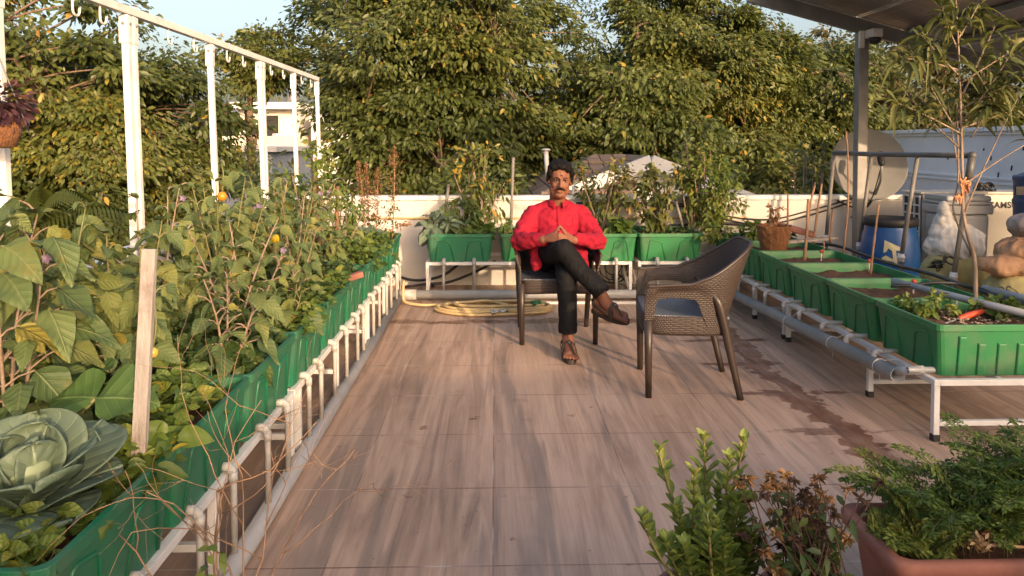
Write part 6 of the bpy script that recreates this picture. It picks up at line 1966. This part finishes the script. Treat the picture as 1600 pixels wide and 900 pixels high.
# ---------------- foreground pots
def flower_pot(label, x, y, z, r):
    t = thing('flower_pot', label, 'pot', (x, y, 0))
    m = MB(); m.lathe([(r * .7, 0), (r * .74, .01), (r * .97, z - .05), (r * 1.06, z - .045), (r * 1.06, z), (r * .95, z), (r * .93, z - .03)], (x, y, 0), 28); m.build('shell', M['terracotta'], t)
    m = MB(); m.lathe([(r * .93, 0), (.01, .008)], (x, y, z - .034), 20); m.build('soil', M['soil'], t)
    return t
fx, fy = .52, 1.72
flower_pot('terracotta pot under the pale green succulent leaved plant', fx, fy, .31, .14)
sc = plant('succulent_plant', 'pale green succulent leaved plant in the foreground', (fx, fy, .28))
r_ = np.random.default_rng(121)
sb = MB(); P = []; D = []; U = []; LL = []; T_ = []
for (px, py, Yd) in ((1100, 692, 1.78), (1140, 722, 1.72), (1162, 694, 1.80), (1030, 706, 1.70), (1005, 815, 1.62), (1085, 745, 1.65), (1122, 760, 1.8), (1055, 800, 1.66), (1150, 790, 1.70), (1105, 800, 1.6), (1040, 850, 1.62), (1070, 860, 1.6), (1175, 840, 1.7), (1130, 850, 1.62), (1095, 850, 1.7), (1160, 760, 1.75), (1070, 830, 1.72), (1120, 820, 1.66)):
    e = at(px, py, Yd)
    b0 = Vector((fx + r_.uniform(-.06, .06), fy + r_.uniform(-.05, .05), .28))
    pts = bez(b0, Vector((e.x * .75 + b0.x * .25, e.y, b0.z * .5 + e.z * .5)), e, 16)
    sb.tube(pts, [.0058 - .0002 * i for i in range(16)], 6)
    LN = len(pts); thin = px in (1162, 1030, 1005)
    for i in range(4 if not thin else 9, LN):
        for q in range(4 if i < LN - 3 else 7):
            if thin and i < LN - 3 and r_.random() < .6: continue
            a = r_.uniform(0, 2 * PI); up = .5 + 1.0 * (i / LN) ** 2
            P.append(tuple(pts[i])); D.append((math.cos(a), math.sin(a), up)); U.append((-math.cos(a) * .4, -math.sin(a) * .4, 1)); LL.append((.052 if i < LN - 3 else .036) * r_.uniform(.75, 1.2)); T_.append(np.clip(r_.normal(.38 + .50 * (i / LN) ** 2 * (1 if py < 770 else .6), .13), 0, 1))
sb.build('stem', M['stem_green'], sc)
LL = np.array(LL)
leaves('leaves', SUCC, sc, P, D, U, LL, LL * .46, tmpl_big(nu=7, nv=5, fold=.25, wave=0, base=1.15, tip=0), .05, T_)
flower_pot('terracotta pot under the withered daisies in the foreground', .75, 1.66, .34, .14)
dd = plant('dried_flowers', 'withered brown daisies on dark stalks in the foreground', (.75, 1.66, .31))
sb = MB(); hP = []; hD = []; hT = []; lP = []; lD = []
for k in range(105):
    px = r_.normal(1232, 44); py = r_.uniform(742, 892) if k > 6 else (742, 748, 772, 766, 790, 752, 783)[k]
    if k <= 6: px = (1229, 1162, 1195, 1257, 1286, 1208, 1168)[k]
    Yd = 1.66 + r_.uniform(-.10, .10)
    e = at(px, py, Yd); b0 = Vector((.75 + r_.uniform(-.08, .08), 1.66 + r_.uniform(-.07, .07), .31))
    pts = bez(b0, Vector((b0.x * .4 + e.x * .6, e.y, b0.z * .45 + e.z * .55)), e, 7)
    sb.tube(pts, [.0022, .002, .002, .0018, .0016, .0014, .0012], 5)
    big = r_.random() < .45
    for q in range(26 if big else 16):
        a = r_.uniform(0, 2 * PI); hP.append(tuple(e)); hD.append((math.cos(a), math.sin(a), r_.uniform(-.7, .9))); hT.append(np.clip(r_.normal(.75 if big else .12, .15), 0, 1))
    for q in range(7): lP.append(tuple(pts[1 + q % 5])); lD.append(tuple(r_.normal(size=3)))
sb.build('stalk', pm('dark_stalk', (.085, .045, .03), (.06, .033, .024), 9, .8), dd)
DF = leafmat('dried_petal', [(0, (.050, .024, .016)), (.45, (.11, .05, .025)), (.8, (.30, .15, .05)), (1, (.46, .30, .14))], transl=.15, rough=.8)
n = len(hP); leaves('flower_heads', DF, dd, hP, hD, r_.normal(size=(n, 3)), r_.uniform(.012, .025, n), .007, TL, .2, hT)
n = len(lP); leaves('leaves', DARKH, dd, lP, lD, r_.normal(size=(n, 3)) + np.array([0, 0, 1]), r_.uniform(.025, .045, n), .016, TL, .3, r_.random(n))

# terracotta trough with feathery greens
tb_ = thing('trough_planter', 'terracotta coloured rectangular trough planter in the right foreground', 'planter', (1.43, 2.02, 0))
x0, x1, y0, y1, zt, hgt = 1.02, 1.82, 1.82, 2.15, .328, .268
m = MB()
def rr_(ix, iy, z, r=.04):
    out = []
    cx, cy = (x0 + x1) / 2, (y0 + y1) / 2; hx, hy = (x1 - x0) / 2 - ix, (y1 - y0) / 2 - iy
    for sx, sy, a0 in ((1, 1, 0), (-1, 1, 90), (-1, -1, 180), (1, -1, 270)):
        for k in range(5):
            a = R(a0 + 22.5 * k); out.append((cx + sx * (hx - r) + r * math.cos(a), cy + sy * (hy - r) + r * math.sin(a), z))
    return out
rs = [rr_(.055, .055, zt - hgt), rr_(.028, .028, zt - .06), rr_(.024, .024, zt - .055), rr_(.0, .0, zt - .042), rr_(-.003, -.003, zt - .01), rr_(.003, .003, zt), rr_(.022, .022, zt + .002), rr_(.030, .030, zt - .004), rr_(.05, .05, zt - .10)]
V = []; F = []; n = 20
for q in rs: V += q
for i in range(len(rs) - 1):
    for k in range(n): F.append((i * n + k, i * n + (k + 1) % n, (i + 1) * n + (k + 1) % n, (i + 1) * n + k))
F.append(tuple(reversed(range(n)))); m.add(V, F, True)
m.build('trough', M['terracotta'], tb_)
m = MB(); m.grid(lambda i, j: (x0 + .045 + (x1 - x0 - .09) * i, y0 + .045 + (y1 - y0 - .09) * j, zt - .075 + .012 * mnoise.noise(Vector((i * 14, j * 7, 0)))), 24, 14); m.build('soil', M['soil'], tb_)
m = MB(); m.span((1.10, 1.92, .0), (1.77, 2.13, .058)); tag(m.build('stand_block', M['wall_grey'], loc=(1.4, 1.98, 0)), 'grey block under the terracotta trough', 'block')
for i, (cx, cy, rx, ry, h, nst, lab, sd, tb0) in enumerate(((1.29, 2.04, .16, .10, .29, 44, 'feathery carrot greens at the left end of the trough', 131, .45), (1.53, 2.06, .14, .10, .32, 44, 'feathery carrot greens in the middle of the trough', 132, .40), (1.73, 2.03, .12, .10, .28, 40, 'feathery carrot greens at the right end of the trough', 133, .35), (1.13, 1.96, .06, .06, .12, 16, 'yellowing carrot fronds hanging over the trough rim', 134, .93))):
    t = plant('carrot_plant', lab, (cx, cy, zt - .07), 'plant', 'carrot greens in the trough')
    r2 = np.random.default_rng(sd); sb = MB(); P = []; D = []; T_ = []; LL = []
    for k in range(nst):
        b0 = Vector((cx + r2.uniform(-rx, rx) * .8, cy + r2.uniform(-ry, ry), zt - .07))
        a = r2.uniform(0, 2 * PI); L = h * r2.uniform(.55, 1.1)
        e = b0 + Vector((math.cos(a) * L * .75, math.sin(a) * L * .6, L * r2.uniform(.45, .95)))
        pts = bez(b0, b0 + Vector((math.cos(a) * L * .15, math.sin(a) * L * .12, L * .75)), e, 14)
        sb.tube(pts, .0016, 4, cap=False)
        tk_ = np.clip(r2.normal(tb0, .2), 0, 1)
        for i_ in range(4, 14):
            g_ = (pts[i_] - pts[i_ - 1]).normalized(); s = g_.cross(Vector((0, 0, 1))).normalized()
            wl = .062 * (1 - (i_ - 4) / 11)
            for sg in (-1, 1):
                bl = (g_ * .55 + s * sg * .8 + Vector((0, 0, r2.uniform(-.1, .3)))).normalized()
                for q in range(6):
                    o_ = pts[i_] + bl * wl * (q + .4) / 5
                    for s2 in (-1, 1):
                        P.append(tuple(o_)); D.append(tuple(bl * .8 + (g_ * s2 - s * sg * s2 * .4) * .8 + Vector(r2.normal(size=3) * .25))); T_.append(np.clip(tk_ + r2.normal() * .08, 0, 1)); LL.append(r2.uniform(.013, .024))
    sb.build('stalk', M['stem_green'], t)
    n = len(P); LL = np.array(LL); leaves('fronds', FERN, t, P, D, r2.normal(size=(n, 3)) * .5 + np.array([0, 0, 1]), LL, LL * .36, TT, .1, T_)
df = plant('dried_flower', 'single dry cream flower head on a stalk at the trough edge', (1.47, 1.82, .28))
e = at(1530, 852, 1.85); m = MB(); m.tube(bez(Vector((1.48, 1.90, .26)), Vector((1.47, 1.86, .36)), e, 7), .004, 6); m.build('stalk', M['twig'], df)
n = 60; a = r_.uniform(0, 2 * PI, n); leaves('flower_head', leafmat('cream_petal', [(0, (.42, .24, .10)), (1, (.60, .46, .28))], rough=.8), df, np.tile(np.array(e), (n, 1)) + r_.normal(size=(n, 3)) * .008, np.stack([np.cos(a), np.sin(a), r_.uniform(.0, 1.6, n)], 1), r_.normal(size=(n, 3)), .022, .008, TL, .1)

# dry twiggy plant in the left foreground
flower_pot('terracotta pot under the dry twiggy plant at the left', -.56, 1.62, .30, .13)
dt = plant('dry_twigs', 'leafless dry twiggy plant in front of the left drain pipe', (-.56, 1.62, .27))
r_ = np.random.default_rng(141); sb = MB(); P = []; D = []
def grow(p, d, L, r, dep):
    n = 6; pts = [p]
    for i in range(n):
        d = (d + Vector(r_.normal(size=3)) * .16 + Vector((0, 0, .02))).normalized()
        pts.append(pts[-1] + d * L / n)
    sb.tube(pts, [r * (1 - .45 * i / n) for i in range(n + 1)], 5)
    if dep > 0:
        for k in range(2):
            i = int(r_.integers(2, n + 1))
            dd_ = (d + Vector(r_.normal(size=3)) * .62 * Vector((1, .5, 1)).length / 1.5).normalized()
            grow(pts[i], dd_, L * r_.uniform(.5, .8), r * .55, dep - 1)
    elif r_.random() < .10:
        for q in range(5): P.append(tuple(pts[-1 - q % 3])); D.append(tuple(r_.normal(size=3) + np.array([0, 0, -.3])))
for k, (dx, dy, L) in enumerate(((-.62, 0, .34), (-.35, .1, .42), (.04, .1, .40), (-.25, .12, .40), (-.05, .05, .40), (.10, .10, .32), (-.1, .2, .38))):
    grow(Vector((-.56 + dx * .12, 1.62, .27)), Vector((dx, dy, .9)).normalized(), L, .0030, 3)
sb.build('branches', M['twig'], dt)
kp = [i for i, q in enumerate(P) if q[0] < -.47]; P = [P[i] for i in kp]; D = [D[i] for i in kp]
n = len(P); leaves('leaves', YEL, dt, P, D, np.tile([0, -.4, 1], (n, 1)), r_.uniform(.018, .035, n), .016, TL, .4, np.clip(r_.normal(.7, .25, n), 0, 1))
